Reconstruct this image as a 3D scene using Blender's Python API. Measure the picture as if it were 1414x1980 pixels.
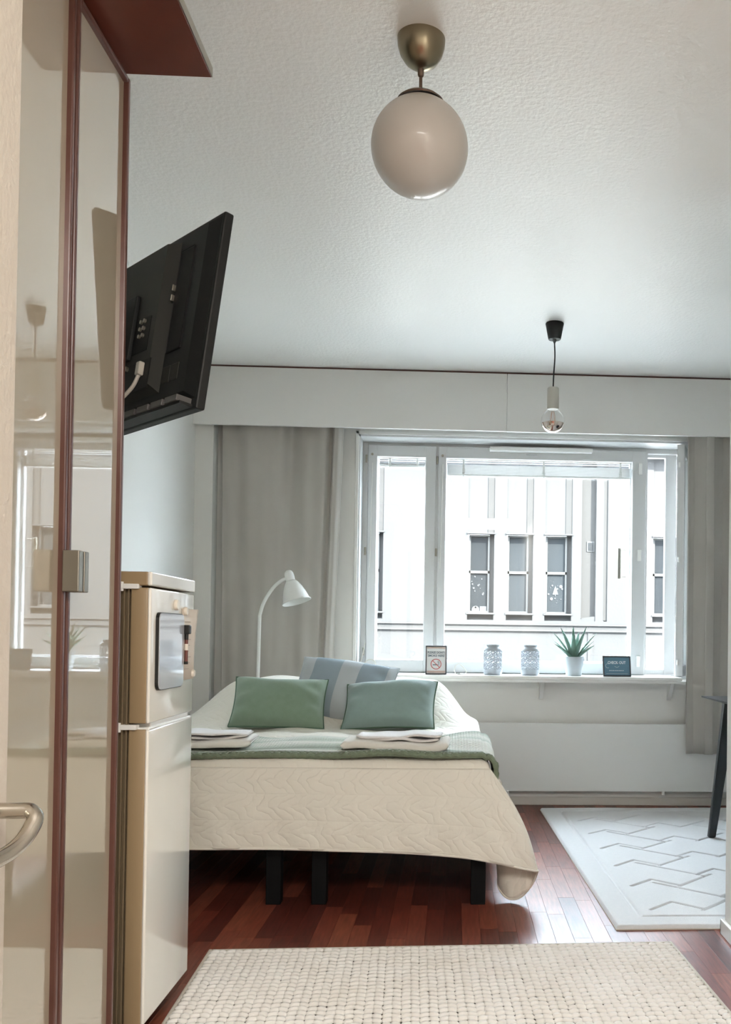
import bpy, bmesh, math, random
from mathutils import Vector, Matrix
random.seed(7)
sc = bpy.context.scene
for o in list(bpy.data.objects): bpy.data.objects.remove(o, do_unlink=True)
COL = sc.collection
PI = math.pi
R = math.radians

# ------------------------------------------------------------------ camera
W_PX, H_PX = 1414.0, 1980.0
F_PX, CX, CY, CAM_H = 1830.0, 970.0, 1204.0, 1.07
YAW, PITCH, ROLL = R(-2.8), R(.78), R(.77)
fwd = Vector((-math.sin(YAW)*math.cos(PITCH), math.cos(YAW)*math.cos(PITCH), math.sin(PITCH)))
rgt = fwd.cross(Vector((0, 0, 1))).normalized(); upv = rgt.cross(fwd)
r2 = rgt*math.cos(ROLL) + upv*math.sin(ROLL); u2 = upv*math.cos(ROLL) - rgt*math.sin(ROLL)
cam_data = bpy.data.cameras.new('camera'); cam = bpy.data.objects.new('camera', cam_data); COL.objects.link(cam)
cam.matrix_world = Matrix(((r2.x, u2.x, -fwd.x, 0), (r2.y, u2.y, -fwd.y, 0), (r2.z, u2.z, -fwd.z, CAM_H), (0, 0, 0, 1)))
cam_data.sensor_fit = 'HORIZONTAL'; cam_data.sensor_width = 36.0
cam_data.lens = F_PX/W_PX*36.0
cam_data.shift_x = -(CX-W_PX/2)/W_PX
cam_data.shift_y = (CY-H_PX/2)/W_PX
cam_data.clip_start = .05; cam_data.clip_end = 300
sc.camera = cam

# ------------------------------------------------------------------ light
SKY_STRENGTH = 10.5
SUN_STRENGTH = 16.0
HALL_POWER = 52.0
sc.view_settings.view_transform = 'Standard'
sc.view_settings.look = 'None'
sc.view_settings.gamma = 1.0
sc.view_settings.use_curve_mapping = False
sc.view_settings.exposure = 1.3
world = bpy.data.worlds.new('world'); sc.world = world; world.use_nodes = True
bg = world.node_tree.nodes['Background']
bg.inputs[0].default_value = (.82, .905, 1.0, 1); bg.inputs[1].default_value = SKY_STRENGTH
sd = bpy.data.lights.new('sun', 'SUN'); sd.energy = SUN_STRENGTH; sd.angle = R(.53); sd.color = (1, .95, .87)
so = bpy.data.objects.new('sun', sd); COL.objects.link(so); so.location = (8, -10, 14)
so.rotation_euler = Vector((-.58, .62, -.54)).to_track_quat('-Z', 'Y').to_euler()
hd = bpy.data.lights.new('hall_fill_light', 'AREA'); hd.shape = 'RECTANGLE'; hd.size = 1.15; hd.size_y = 1.15; hd.energy = HALL_POWER; hd.color = (1, .955, .90)  # fill light added out of view behind the camera
ho = bpy.data.objects.new('hall_fill_light', hd); COL.objects.link(ho); ho.location = (.2, -.55, 2.60)

# ------------------------------------------------------------------ materials
def lin(c):
    out = []
    for v in c[:3]:
        v = v/255.0
        out.append(v/12.92 if v <= .04045 else ((v+.055)/1.055)**2.4)
    return (*out, 1.0)
MATS = {}
def mat(name, rgb, rough=.5, metal=0.0, bump=None, var=None, spec=.5, coat=0.0, sheen=0.0, coat_rough=.05):
    """bump=(scale,strength,distance[,detail])  var=(scale,rgb2)"""
    m = bpy.data.materials.new(name); m.use_nodes = True
    nt = m.node_tree; b = nt.nodes['Principled BSDF']
    b.inputs['Base Color'].default_value = lin(rgb)
    b.inputs['Roughness'].default_value = rough; b.inputs['Metallic'].default_value = metal
    b.inputs['Specular IOR Level'].default_value = spec
    b.inputs['Coat Weight'].default_value = coat; b.inputs['Coat Roughness'].default_value = coat_rough
    if sheen: b.inputs['Sheen Weight'].default_value = sheen
    tc = None
    if bump or var:
        tc = nt.nodes.new('ShaderNodeTexCoord')
    if bump:
        n = nt.nodes.new('ShaderNodeTexNoise'); n.inputs['Scale'].default_value = bump[0]
        n.inputs['Detail'].default_value = bump[3] if len(bump) > 3 else 3
        nt.links.new(tc.outputs['Object'], n.inputs['Vector'])
        bn = nt.nodes.new('ShaderNodeBump'); bn.inputs['Strength'].default_value = bump[1]; bn.inputs['Distance'].default_value = bump[2]
        nt.links.new(n.outputs['Fac'], bn.inputs['Height']); nt.links.new(bn.outputs['Normal'], b.inputs['Normal'])
    if var:
        n2 = nt.nodes.new('ShaderNodeTexNoise'); n2.inputs['Scale'].default_value = var[0]; n2.inputs['Detail'].default_value = 4
        nt.links.new(tc.outputs['Object'], n2.inputs['Vector'])
        mx = nt.nodes.new('ShaderNodeMix'); mx.data_type = 'RGBA'
        mx.inputs[6].default_value = lin(rgb); mx.inputs[7].default_value = lin(var[1])
        nt.links.new(n2.outputs['Fac'], mx.inputs[0]); nt.links.new(mx.outputs[2], b.inputs['Base Color'])
    MATS[name] = m
    return m
def glass_mat(name, tint=(1, 1, 1), f0=.025):
    m = bpy.data.materials.new(name); m.use_nodes = True; nt = m.node_tree; nt.nodes.clear()
    out = nt.nodes.new('ShaderNodeOutputMaterial'); t = nt.nodes.new('ShaderNodeBsdfTransparent'); g = nt.nodes.new('ShaderNodeBsdfGlossy')
    t.inputs[0].default_value = (*tint, 1); g.inputs['Roughness'].default_value = .0
    lw = nt.nodes.new('ShaderNodeLayerWeight'); lw.inputs['Blend'].default_value = .5
    pw = nt.nodes.new('ShaderNodeMath'); pw.operation = 'POWER'; pw.inputs[1].default_value = 4.5; nt.links.new(lw.outputs['Facing'], pw.inputs[0])
    ma_ = nt.nodes.new('ShaderNodeMath'); ma_.operation = 'MULTIPLY_ADD'; ma_.inputs[1].default_value = .85; ma_.inputs[2].default_value = f0; nt.links.new(pw.outputs[0], ma_.inputs[0])
    mx = nt.nodes.new('ShaderNodeMixShader'); nt.links.new(ma_.outputs[0], mx.inputs[0])
    nt.links.new(t.outputs[0], mx.inputs[1]); nt.links.new(g.outputs[0], mx.inputs[2]); nt.links.new(mx.outputs[0], out.inputs[0])
    MATS[name] = m
    return m

mat('wall_paint', (230, 229, 224), .55, bump=(260, .18, .002))
mat('ceiling_paint', (246, 245, 241), .42, bump=(60, .5, .005, 5))
mat('valance_paint', (230, 229, 225), .5, bump=(40, .05, .001))
mat('white_gloss', (236, 236, 232), .3)
mat('white_frame', (214, 215, 214), .4)
mat('white_plastic', (238, 238, 234), .35)
mat('metal_panel', (205, 206, 205), .4)
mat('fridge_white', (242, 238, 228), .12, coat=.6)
mat('fridge_side_shade', (158, 136, 104), .4, bump=(300, .1, .001))  # shade on the white fridge's near side, put into the colour
mat('gasket', (116, 100, 76), .6)
mat('wardrobe_panel', (184, 172, 152), .02, coat=1.0, coat_rough=.01, spec=.7)
mat('wardrobe_brown', (104, 70, 60), .3, var=(14, (88, 54, 46)))
mat('wardrobe_board', (112, 58, 42), .38, var=(9, (88, 42, 30)))
mat('wardrobe_body', (190, 176, 156), .5)
mat('brushed_steel', (170, 164, 150), .32, 1.0)
mat('handle_metal', (150, 146, 136), .35, .9)
mat('nickel', (192, 187, 176), .2, 1.0)
mat('lamp_nickel', (150, 140, 118), .28, 1.0, bump=(90, .03, .001))
mat('bronze_stem', (120, 104, 92), .35, .9)
mat('door_paint', (184, 175, 162), .5, bump=(110, .5, .003))
mat('opal_glass', (206, 200, 192), .3, coat=.3)
mat('black_plastic', (16, 19, 19), .55, bump=(500, .25, .001))
mat('black_shell', (44, 45, 40), .6, bump=(500, .25, .001))
mat('black_recess', (7, 8, 8), .6)
mat('tv_gray', (92, 90, 88), .5)
mat('silver_pin', (190, 185, 170), .3, 1.0)
mat('screen_black', (6, 7, 8), .08)
mat('cable_white', (205, 200, 188), .5)
mat('matte_black', (28, 32, 33), .6)
mat('lamp_white', (232, 233, 228), .4)
mat('socket_gray', (196, 194, 184), .5)
mat('mirror_silver', (225, 208, 196), .03, 1.0)
mat('filament', (190, 120, 60), .4, .8)
mat('curtain_cloth', (184, 180, 172), .9, bump=(700, .25, .001), sheen=.2)
mat('bed_black', (7, 8, 10), .6, spec=.2)
mat('mattress_cloth', (225, 224, 220), .9)
mat('cushion_green', (120, 142, 120), .92, bump=(420, .5, .002), var=(35, (132, 152, 134)), sheen=.35)
mat('cushion_sage', (134, 156, 150), .92, bump=(420, .5, .002), var=(35, (146, 166, 162)), sheen=.35)
mat('piping_green', (88, 116, 96), .9)
mat('throw_green', (122, 134, 112), .95, bump=(300, .8, .003))
mat('cushion_grey', (150, 164, 172), .9, bump=(500, .35, .001))
mat('cushion_pale', (184, 190, 192), .9, bump=(500, .35, .001))
mat('towel_white', (247, 243, 240), .95, bump=(650, .8, .003), sheen=.3)
mat('towel_cream', (246, 242, 232), .95, bump=(650, .8, .003), sheen=.3)
mat('rug_white', (226, 226, 226), .95, bump=(420, .6, .003), var=(60, (214, 216, 218)), sheen=.2)
mat('rug_back', (196, 188, 176), .95)
mat('wool_cream', (248, 247, 244), .95, bump=(500, .5, .002), var=(5, (230, 224, 214)), sheen=.2)
mat('jute', (52, 47, 41), .95, bump=(500, .6, .002))
mat('rug_binding', (205, 198, 186), .9, bump=(400, .4, .002))
mat('table_black', (26, 29, 32), .4)
mat('radiator_white', (224, 225, 222), .45)
mat('baseboard_paint', (214, 211, 203), .45)
mat('ceramic_grey', (176, 182, 188), .35)
mat('pot_grey', (186, 194, 198), .5)
mat('soil', (48, 40, 34), .95, bump=(200, .8, .004))
mat('aloe_green', (88, 128, 112), .5, var=(18, (112, 148, 134)))
mat('sign_frame', (58, 56, 58), .4)
mat('sign_paper', (214, 214, 212), .6)
mat('sign_orange', (196, 132, 96), .6)
mat('sign_ink', (84, 98, 110), .6)
mat('sign_red', (206, 92, 92), .6)
mat('chalk_blue', (86, 122, 142), .6, var=(14, (100, 136, 154)))
mat('print_white', (226, 230, 232), .6)
mat('print_pink', (222, 170, 160), .6)
mat('whiteboard', (196, 200, 206), .06, coat=.8)
mat('magnet_cream', (232, 222, 206), .3)
mat('paper', (226, 212, 196), .7)
mat('paper_line', (196, 178, 164), .7)
mat('marker_black', (22, 24, 22), .4)
mat('marker_red', (112, 64, 56), .4)
mat('facade', (58, 57, 56), .85, bump=(20, .2, .01))
mat('facade_painted_shade', (48, 46, 44), .85)  # facade colour darkened to paint in cast shade
mat('ground_floor_bounce', (188, 186, 182), .85)  # unseen ground floor made pale to bounce light onto the ceiling
mat('facade_channel', (54, 52, 50), .85)
mat('facade_frame', (70, 69, 67), .6)
mat('facade_glass', (31, 34, 36), .5, spec=.08)
mat('facade_curtain', (42, 45, 47), .8, spec=.1)
mat('facade_grey', (34, 35, 36), .8)
mat('sticker', (66, 67, 68), .6)
mat('street', (150, 149, 147), .9, bump=(3, .4, .05))
mat('lamp_diffuser', (250, 240, 225), .5)
mat('clear_line', (210, 220, 225), .1)
glass_mat('window_glass', (.97, .985, .99))
glass_mat('bulb_glass', (.97, .975, .98), .03)

# floor strips: tone comes from a per-face colour attribute, grain from noise
def floor_material():
    m = bpy.data.materials.new('laminate'); m.use_nodes = True; nt = m.node_tree; b = nt.nodes['Principled BSDF']
    at = nt.nodes.new('ShaderNodeAttribute'); at.attribute_name = 'tone'
    tc = nt.nodes.new('ShaderNodeTexCoord'); mp = nt.nodes.new('ShaderNodeMapping'); mp.inputs['Scale'].default_value = (60, 5, 1)
    geo = nt.nodes.new('ShaderNodeNewGeometry')
    nt.links.new(geo.outputs['Position'], mp.inputs['Vector'])
    n = nt.nodes.new('ShaderNodeTexNoise'); n.inputs['Scale'].default_value = 1.6; n.inputs['Detail'].default_value = 6
    nt.links.new(mp.outputs[0], n.inputs['Vector'])
    mr = nt.nodes.new('ShaderNodeMapRange'); mr.inputs[1].default_value = .3; mr.inputs[2].default_value = .75; mr.inputs[3].default_value = .62; mr.inputs[4].default_value = 1.25
    nt.links.new(n.outputs['Fac'], mr.inputs[0])
    mx = nt.nodes.new('ShaderNodeMix'); mx.data_type = 'RGBA'; mx.blend_type = 'MULTIPLY'; mx.inputs[0].default_value = 1
    nt.links.new(at.outputs['Color'], mx.inputs[6]); nt.links.new(mr.outputs[0], mx.inputs[7])
    nt.links.new(mx.outputs[2], b.inputs['Base Color'])
    b.inputs['Roughness'].default_value = .36; b.inputs['Specular IOR Level'].default_value = .6
    bn = nt.nodes.new('ShaderNodeBump'); bn.inputs['Strength'].default_value = .06; bn.inputs['Distance'].default_value = .001
    nt.links.new(n.outputs['Fac'], bn.inputs['Height']); nt.links.new(bn.outputs['Normal'], b.inputs['Normal'])
    return m
MATS['laminate'] = floor_material()
mat('floor_base', (40, 20, 16), .7)

# quilted bedspread: leaf-like quilting relief
def quilt_material():
    m = bpy.data.materials.new('quilt'); m.use_nodes = True; nt = m.node_tree; b = nt.nodes['Principled BSDF']
    b.inputs['Base Color'].default_value = lin((236, 231, 218)); b.inputs['Roughness'].default_value = .85; b.inputs['Sheen Weight'].default_value = .25
    uv = nt.nodes.new('ShaderNodeUVMap'); uv.uv_map = 'flat'
    def mth(op, x, y=None, z=None):
        q = nt.nodes.new('ShaderNodeMath'); q.operation = op
        for i, w in enumerate((x, y, z)):
            if w is None: continue
            if isinstance(w, (int, float)): q.inputs[i].default_value = w
            else: nt.links.new(w, q.inputs[i])
        return q.outputs[0]
    sx = nt.nodes.new('ShaderNodeSeparateXYZ'); nt.links.new(uv.outputs[0], sx.inputs[0])
    n0 = nt.nodes.new('ShaderNodeTexNoise'); n0.inputs['Scale'].default_value = 11; n0.inputs['Detail'].default_value = 2
    nt.links.new(uv.outputs[0], n0.inputs['Vector'])
    zig = mth('PINGPONG', sx.outputs['Y'], .055)
    ph = mth('MULTIPLY_ADD', n0.outputs['Fac'], .13, mth('MULTIPLY_ADD', zig, 1.15, sx.outputs['X']))
    leafw = mth('ABSOLUTE', mth('SINE', mth('MULTIPLY', ph, 62.0)))
    rowl = mth('ABSOLUTE', mth('SINE', mth('MULTIPLY', sx.outputs['Y'], math.pi/.11)))
    mr0 = mth('MULTIPLY', mth('POWER', leafw, .45), mth('POWER', rowl, .35))
    class _O: outputs = [mr0]
    mr = _O
    n1 = nt.nodes.new('ShaderNodeTexNoise'); n1.inputs['Scale'].default_value = 26; n1.inputs['Detail'].default_value = 4
    nt.links.new(uv.outputs[0], n1.inputs['Vector'])
    sm = nt.nodes.new('ShaderNodeMath'); sm.operation = 'MULTIPLY_ADD'; sm.inputs[1].default_value = .8
    nt.links.new(n1.outputs['Fac'], sm.inputs[0]); nt.links.new(mr.outputs[0], sm.inputs[2])
    bn = nt.nodes.new('ShaderNodeBump'); bn.inputs['Strength'].default_value = .42; bn.inputs['Distance'].default_value = .006
    nt.links.new(sm.outputs[0], bn.inputs['Height']); nt.links.new(bn.outputs['Normal'], b.inputs['Normal'])
    return m
MATS['quilt'] = quilt_material()

# knitted throw: cream body with green bands, knit relief
def throw_material():
    m = bpy.data.materials.new('knit_throw'); m.use_nodes = True; nt = m.node_tree; b = nt.nodes['Principled BSDF']
    b.inputs['Roughness'].default_value = .95; b.inputs['Sheen Weight'].default_value = .3
    uv = nt.nodes.new('ShaderNodeUVMap'); uv.uv_map = 'flat'
    sp = nt.nodes.new('ShaderNodeSeparateXYZ'); nt.links.new(uv.outputs[0], sp.inputs[0])
    cr = nt.nodes.new('ShaderNodeValToRGB'); cr.color_ramp.interpolation = 'LINEAR'
    el = cr.color_ramp.elements
    g, c, s = lin((122, 134, 112)), lin((226, 226, 214)), lin((180, 190, 172))
    el[0].position = 0; el[0].color = g; el[1].position = 1; el[1].color = g
    for p, q in ((.035, g), (.06, c), (.14, c), (.19, s), (.24, g), (.32, s), (.40, c), (.62, c), (.72, s), (.86, c), (.95, s)):
        e = el.new(p); e.color = q
    nt.links.new(sp.outputs['Y'], cr.inputs[0])
    mp = nt.nodes.new('ShaderNodeMapping'); mp.inputs['Scale'].default_value = (1.65, .8, 1); nt.links.new(uv.outputs[0], mp.inputs[0])
    w1 = nt.nodes.new('ShaderNodeTexWave'); w1.bands_direction = 'DIAGONAL'; w1.inputs['Scale'].default_value = 26; w1.inputs['Distortion'].default_value = .6
    mp2 = nt.nodes.new('ShaderNodeMapping'); mp2.inputs['Scale'].default_value = (-1.65, .8, 1); nt.links.new(uv.outputs[0], mp2.inputs[0])
    w2 = nt.nodes.new('ShaderNodeTexWave'); w2.bands_direction = 'DIAGONAL'; w2.inputs['Scale'].default_value = 26; w2.inputs['Distortion'].default_value = .6
    nt.links.new(mp.outputs[0], w1.inputs[0]); nt.links.new(mp2.outputs[0], w2.inputs[0])
    mul = nt.nodes.new('ShaderNodeMath'); mul.operation = 'MULTIPLY'; nt.links.new(w1.outputs['Fac'], mul.inputs[0]); nt.links.new(w2.outputs['Fac'], mul.inputs[1])
    bn = nt.nodes.new('ShaderNodeBump'); bn.inputs['Strength'].default_value = 1; bn.inputs['Distance'].default_value = .008
    nt.links.new(mul.outputs[0], bn.inputs['Height']); nt.links.new(bn.outputs['Normal'], b.inputs['Normal'])
    nt.links.new(cr.outputs[0], b.inputs['Base Color'])
    return m
MATS['knit_throw'] = throw_material()

# ------------------------------------------------------------------ mesh helpers
class MB:
    def __init__(s): s.bm = bmesh.new()
    def box(s, x0, x1, y0, y1, z0, z1, bev=0.0, seg=2):
        t = bmesh.new()
        bmesh.ops.create_cube(t, size=1.0)
        for v in t.verts:
            v.co = Vector(((x0+x1)/2+v.co.x*(x1-x0), (y0+y1)/2+v.co.y*(y1-y0), (z0+z1)/2+v.co.z*(z1-z0)))
        if bev: bmesh.ops.bevel(t, geom=t.edges[:], offset=bev, segments=seg, profile=.5, affect='EDGES')
        s._merge(t); return s
    def prism(s, poly, z0, z1, axis='z'):
        """poly of 2-D points extruded along an axis: z -> (x,y), y -> (x,z), x -> (y,z)"""
        def co(p, t):
            return {'z': (p[0], p[1], t), 'y': (p[0], t, p[1]), 'x': (t, p[0], p[1])}[axis]
        t = bmesh.new()
        a = [t.verts.new(co(p, z0)) for p in poly]; b = [t.verts.new(co(p, z1)) for p in poly]
        n = len(poly)
        t.faces.new(a); t.faces.new(b[::-1])
        for i in range(n): t.faces.new((a[i], b[i], b[(i+1) % n], a[(i+1) % n]))
        bmesh.ops.recalc_face_normals(t, faces=t.faces[:])
        s._merge(t); return s
    def cyl(s, p0, p1, r0, r1=None, n=20):
        r1 = r0 if r1 is None else r1
        return s.tube([p0, p1], [r0, r1], n)
    def tube(s, pts, rad, n=12, flat=1.0):
        pts = [Vector(p) for p in pts]
        if not isinstance(rad, (list, tuple)): rad = [rad]*len(pts)
        t = bmesh.new(); rings = []; prev = None
        for i, p in enumerate(pts):
            d = (pts[min(i+1, len(pts)-1)]-pts[max(i-1, 0)]).normalized()
            if prev is None:
                a = Vector((0, 0, 1)) if abs(d.z) < .9 else Vector((1, 0, 0))
                u = d.cross(a).normalized()
            else:
                u = (prev - d*prev.dot(d)).normalized()
            v = d.cross(u); prev = u
            rings.append([t.verts.new(p+(u*math.cos(2*PI*k/n)+v*math.sin(2*PI*k/n)*flat)*rad[i]) for k in range(n)])
        for a, b in zip(rings, rings[1:]):
            for k in range(n): t.faces.new((a[k], a[(k+1) % n], b[(k+1) % n], b[k]))
        t.faces.new(rings[0][::-1]); t.faces.new(rings[-1])
        bmesh.ops.recalc_face_normals(t, faces=t.faces[:])
        s._merge(t); return s
    def lathe(s, prof, n=40, M=None, cap=True):
        """prof of (r,z) around z"""
        t = bmesh.new(); rings = []
        for r, z in prof:
            if r < 1e-6: rings.append([t.verts.new((0, 0, z))])
            else: rings.append([t.verts.new((r*math.cos(2*PI*k/n), r*math.sin(2*PI*k/n), z)) for k in range(n)])
        for a, b in zip(rings, rings[1:]):
            for k in range(n):
                A, B = a[k % len(a)], a[(k+1) % len(a)]
                Cc, D = b[(k+1) % len(b)], b[k % len(b)]
                vs = []
                for q in (A, B, Cc, D):
                    if q not in vs: vs.append(q)
                if len(vs) > 2:
                    t.faces.new(vs)
        bmesh.ops.recalc_face_normals(t, faces=t.faces[:])
        if M is not None: bmesh.ops.transform(t, matrix=M, verts=t.verts[:])
        s._merge(t); return s
    def grid(s, nu, nv, fn, uvfn=None, close_u=False):
        vs = [[s.bm.verts.new(fn(i/(nu-1), j/(nv-1))) for j in range(nv)] for i in range(nu)]
        ul = s.bm.loops.layers.uv.get('flat') or s.bm.loops.layers.uv.new('flat') if uvfn else None
        for i in range(nu-1):
            for j in range(nv-1):
                f = s.bm.faces.new((vs[i][j], vs[i+1][j], vs[i+1][j+1], vs[i][j+1]))
                if uvfn:
                    for l, (a, b) in zip(f.loops, ((i, j), (i+1, j), (i+1, j+1), (i, j+1))):
                        l[ul].uv = uvfn(a/(nu-1), b/(nv-1))
        return vs
    def _merge(s, t):
        me = bpy.data.meshes.new('tmp'); t.to_mesh(me); t.free(); s.bm.from_mesh(me); bpy.data.meshes.remove(me)
    def mesh(s, name, m, smooth=False, weld=0, angle=40):
        if weld: bmesh.ops.remove_doubles(s.bm, verts=s.bm.verts[:], dist=weld)
        me = bpy.data.meshes.new(name); s.bm.to_mesh(me); s.bm.free()
        me.materials.append(MATS[m])
        if smooth:
            me.polygons.foreach_set('use_smooth', [True]*len(me.polygons))
            if angle < 180:
                try: me.set_sharp_from_angle(angle=R(angle))
                except Exception: pass
        return me
    def build(s, name, m, parent=None, smooth=False, weld=0, angle=40, loc=None):
        return link(name, s.mesh(name, m, smooth, weld, angle), parent, loc)
def link(name, me, parent=None, loc=None):
    o = bpy.data.objects.new(name, me); COL.objects.link(o)
    if parent is not None: o.parent = parent
    if loc is not None: o.location = loc
    return o
def tag(o, label, cat, group=None):
    o['label'] = label; o['category'] = cat
    if group: o['group'] = group
    return o
def thing(name, label, cat, loc=(0, 0, 0), rotz=0, group=None):
    o = bpy.data.objects.new(name, None); COL.objects.link(o); o.location = loc; o.rotation_euler = (0, 0, rotz); o.empty_display_size = .1
    return tag(o, label, cat, group)
def struct(o, label=None):
    o['kind'] = 'structure'
    if label: o['label'] = label
    return o
def structure_root(name, label, loc=(0, 0, 0)):
    o = bpy.data.objects.new(name, None); COL.objects.link(o); o.location = loc; o.empty_display_size = .1
    return struct(o, label)
def solid(o, t, offset=-1):
    md = o.modifiers.new('thickness', 'SOLIDIFY'); md.thickness = t; md.offset = offset
    return o
def text_mesh(txt, size, m, extrude=.0004, align='CENTER', name='lettering', bold=0.0):
    cu = bpy.data.curves.new('txt', 'FONT'); cu.body = txt; cu.size = size; cu.extrude = extrude; cu.align_x = align; cu.align_y = 'CENTER'; cu.offset = bold
    cu.resolution_u = 3
    o = bpy.data.objects.new('txt', cu); COL.objects.link(o)
    dg = bpy.context.evaluated_depsgraph_get(); dg.update()
    me = bpy.data.meshes.new_from_object(o.evaluated_get(dg))
    bpy.data.objects.remove(o, do_unlink=True); bpy.data.curves.remove(cu)
    me.name = name; me.materials.clear(); me.materials.append(MATS[m])
    return me
def ss(a, b, x):
    t = max(0.0, min(1.0, (x-a)/(b-a))); return t*t*(3-2*t)
def catmull(pts, n=8):
    P = [Vector(p) for p in pts]; P = [P[0]*2-P[1]]+P+[P[-1]*2-P[-2]]; out = []
    for i in range(1, len(P)-2):
        a, b, c, d = P[i-1:i+3]
        for k in range(n):
            t = k/n
            out.append(.5*((2*b)+(c-a)*t+(2*a-5*b+4*c-d)*t*t+(3*b-a-3*c+d)*t**3))
    out.append(P[-2]); return out

# ------------------------------------------------------------------ the room shell
XL, XR, YB, YW, ZC = -1.61, 2.60, -2.6, 6.0, 2.70
floor = struct(MB().box(XL-.1, XR+.1, YB-.1, YW+.3, -.12, -.006).build('floor', 'floor_base'), 'reddish brown laminate floor of short strips')
struct(MB().box(XL-.1, XR+.1, YB-.1, YW+.3, ZC, ZC+.12).build('ceiling', 'ceiling_paint'), 'white textured ceiling')
struct(MB().box(XL-.12, XL, YB-.1, YW+.3, -.006, ZC).build('wall_left', 'wall_paint'), 'white side wall behind fridge and television')
struct(MB().box(XR, XR+.12, YB-.1, YW+.3, -.006, ZC).build('wall_right', 'wall_paint'), 'white side wall of the table alcove')
struct(MB().box(XL, XR, YB-.12, YB, -.006, ZC).build('wall_hall', 'wall_paint'), 'white end wall of the entrance hall')
struct(MB().box(.99, XR, YB, 3.39, -.006, ZC).build('wall_partition', 'wall_paint'), 'white wall corner at the right edge')
struct(MB().box(XL, -1.50, 5.88, YW, -.006, ZC).build('wall_pier', 'wall_paint'), 'narrow white pier in the corner beside the curtain')
# window wall with its opening
OX0, OX1, OZ0, OZ1 = -.625, 1.54, .79, 2.33
ww = MB()
ww.box(XL, OX0, YW, YW+.25, -.006, ZC); ww.box(OX1, XR, YW, YW+.25, -.006, ZC)
ww.box(OX0, OX1, YW, YW+.25, -.006, OZ0); ww.box(OX0, OX1, YW, YW+.25, OZ1, ZC)
struct(ww.build('wall_window', 'wall_paint'), 'white wall around the wide window')
struct(MB().box(-16, XL-.12, 6.0, 6.3, -6, 5.5).box(XR+.12, 20, 6.0, 6.3, -6, 5.5).box(XL-.12, XR+.12, 6.0, 6.3, ZC+.12, 5.5).box(XL-.12, XR+.12, 6.0, 6.3, -6, -.12).build('wall_exterior', 'facade'), 'unseen outer wall of this building, added to shade the street')  # out of view, added to keep sun off the near street

# laminate strips, each a small piece; nearest visible ones are objects, the rest one piece
TONES = [(124, 60, 46), (106, 50, 39), (138, 72, 54), (94, 45, 36), (130, 66, 51), (146, 80, 60)]
SW, SL = .066, .52
def strip_geo(bm, x0, x1, y0, y1, tone, lay):
    g = .00015
    x0 += g; x1 -= g; y0 += g; y1 -= g; e = .0006
    lo = [bm.verts.new(p) for p in ((x0, y0, -.006), (x1, y0, -.006), (x1, y1, -.006), (x0, y1, -.006))]
    md = [bm.verts.new(p) for p in ((x0, y0, -e), (x1, y0, -e), (x1, y1, -e), (x0, y1, -e))]
    hi = [bm.verts.new(p) for p in ((x0+e, y0+e, 0), (x1-e, y0+e, 0), (x1-e, y1-e, 0), (x0+e, y1-e, 0))]
    fs = [bm.faces.new(hi)]
    for a, b in ((lo, md), (md, hi)):
        for i in range(4): fs.append(bm.faces.new((a[i], a[(i+1) % 4], b[(i+1) % 4], b[i])))
    for f in fs:
        for l in f.loops: l[lay] = tone
def strip_mesh(tone):
    bm = bmesh.new(); lay = bm.loops.layers.float_color.new('tone')
    strip_geo(bm, 0, SW, 0, SL, lin(tone), lay)
    me = bpy.data.meshes.new('plank'); bm.to_mesh(me); bm.free(); me.materials.append(MATS['laminate']); return me
STRIPS = [strip_mesh(t) for t in TONES]
rest = bmesh.new(); rlay = rest.loops.layers.float_color.new('tone'); nobj = 0
col_i = 0; x = XL
cands = []
while x < XR-.001:
    x1 = min(x+SW, XR)
    off = random.random()*SL
    y = YB-off
    while y < YW:
        y0, y1 = max(y, YB), min(y+SL, YW)
        if y1-y0 > .01:
            cands.append((x, x1, y0, y1, random.randrange(len(TONES))))
        y += SL
    x += SW
def strip_seen(c):
    x0, x1, y0, y1, t = c
    full = abs((x1-x0)-SW) < 1e-6 and abs((y1-y0)-SL) < 1e-6
    cx, cy = (x0+x1)/2, (y0+y1)/2
    if not full: return False
    if -.82 < cx < .2 and 2.9 < cy < 4.5: return True          # in front of and under the bed
    if .15 < cx < .75 and 2.9 < cy < 6: return True            # aisle beside the bed
    if .55 < cx < 1.0 and 2.3 < cy < 3.7: return True
    if -.82 < cx < -.55 and 2.2 < cy < 3: return True
    return False
for c in cands:
    if strip_seen(c) and nobj < 300:
        link('plank', STRIPS[c[4]], floor, (c[0], c[2], 0)); nobj += 1
    else:
        strip_geo(rest, c[0], c[1], c[2], c[3], lin(TONES[c[4]]), rlay)
me = bpy.data.meshes.new('plank_field'); rest.to_mesh(me); rest.free(); me.materials.append(MATS['laminate'])
pf = link('plank_field', me, floor); pf['kind'] = 'stuff'

# valance box over the window wall: two boards and a dark joint at the ceiling
val = MB().box(XL, .30, 5.82, 5.842, 2.332, 2.688, .002).build('trim_1', 'valance_paint'); struct(val, 'white curtain pelmet board, longer piece over the bed')
val2 = MB().box(.302, XR, 5.82, 5.842, 2.330, 2.688, .002).build('trim_2', 'valance_paint'); struct(val2, 'white curtain pelmet board, piece behind the bare bulb')
struct(MB().box(XL, XR, 5.832, 5.85, 2.684, 2.70).build('trim_3', 'wardrobe_brown'), 'thin dark joint between pelmet and ceiling')
struct(MB().box(XL, XR, 5.842, YW, 2.62, 2.64).build('trim_4', 'valance_paint'), 'top board inside the pelmet')
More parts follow.
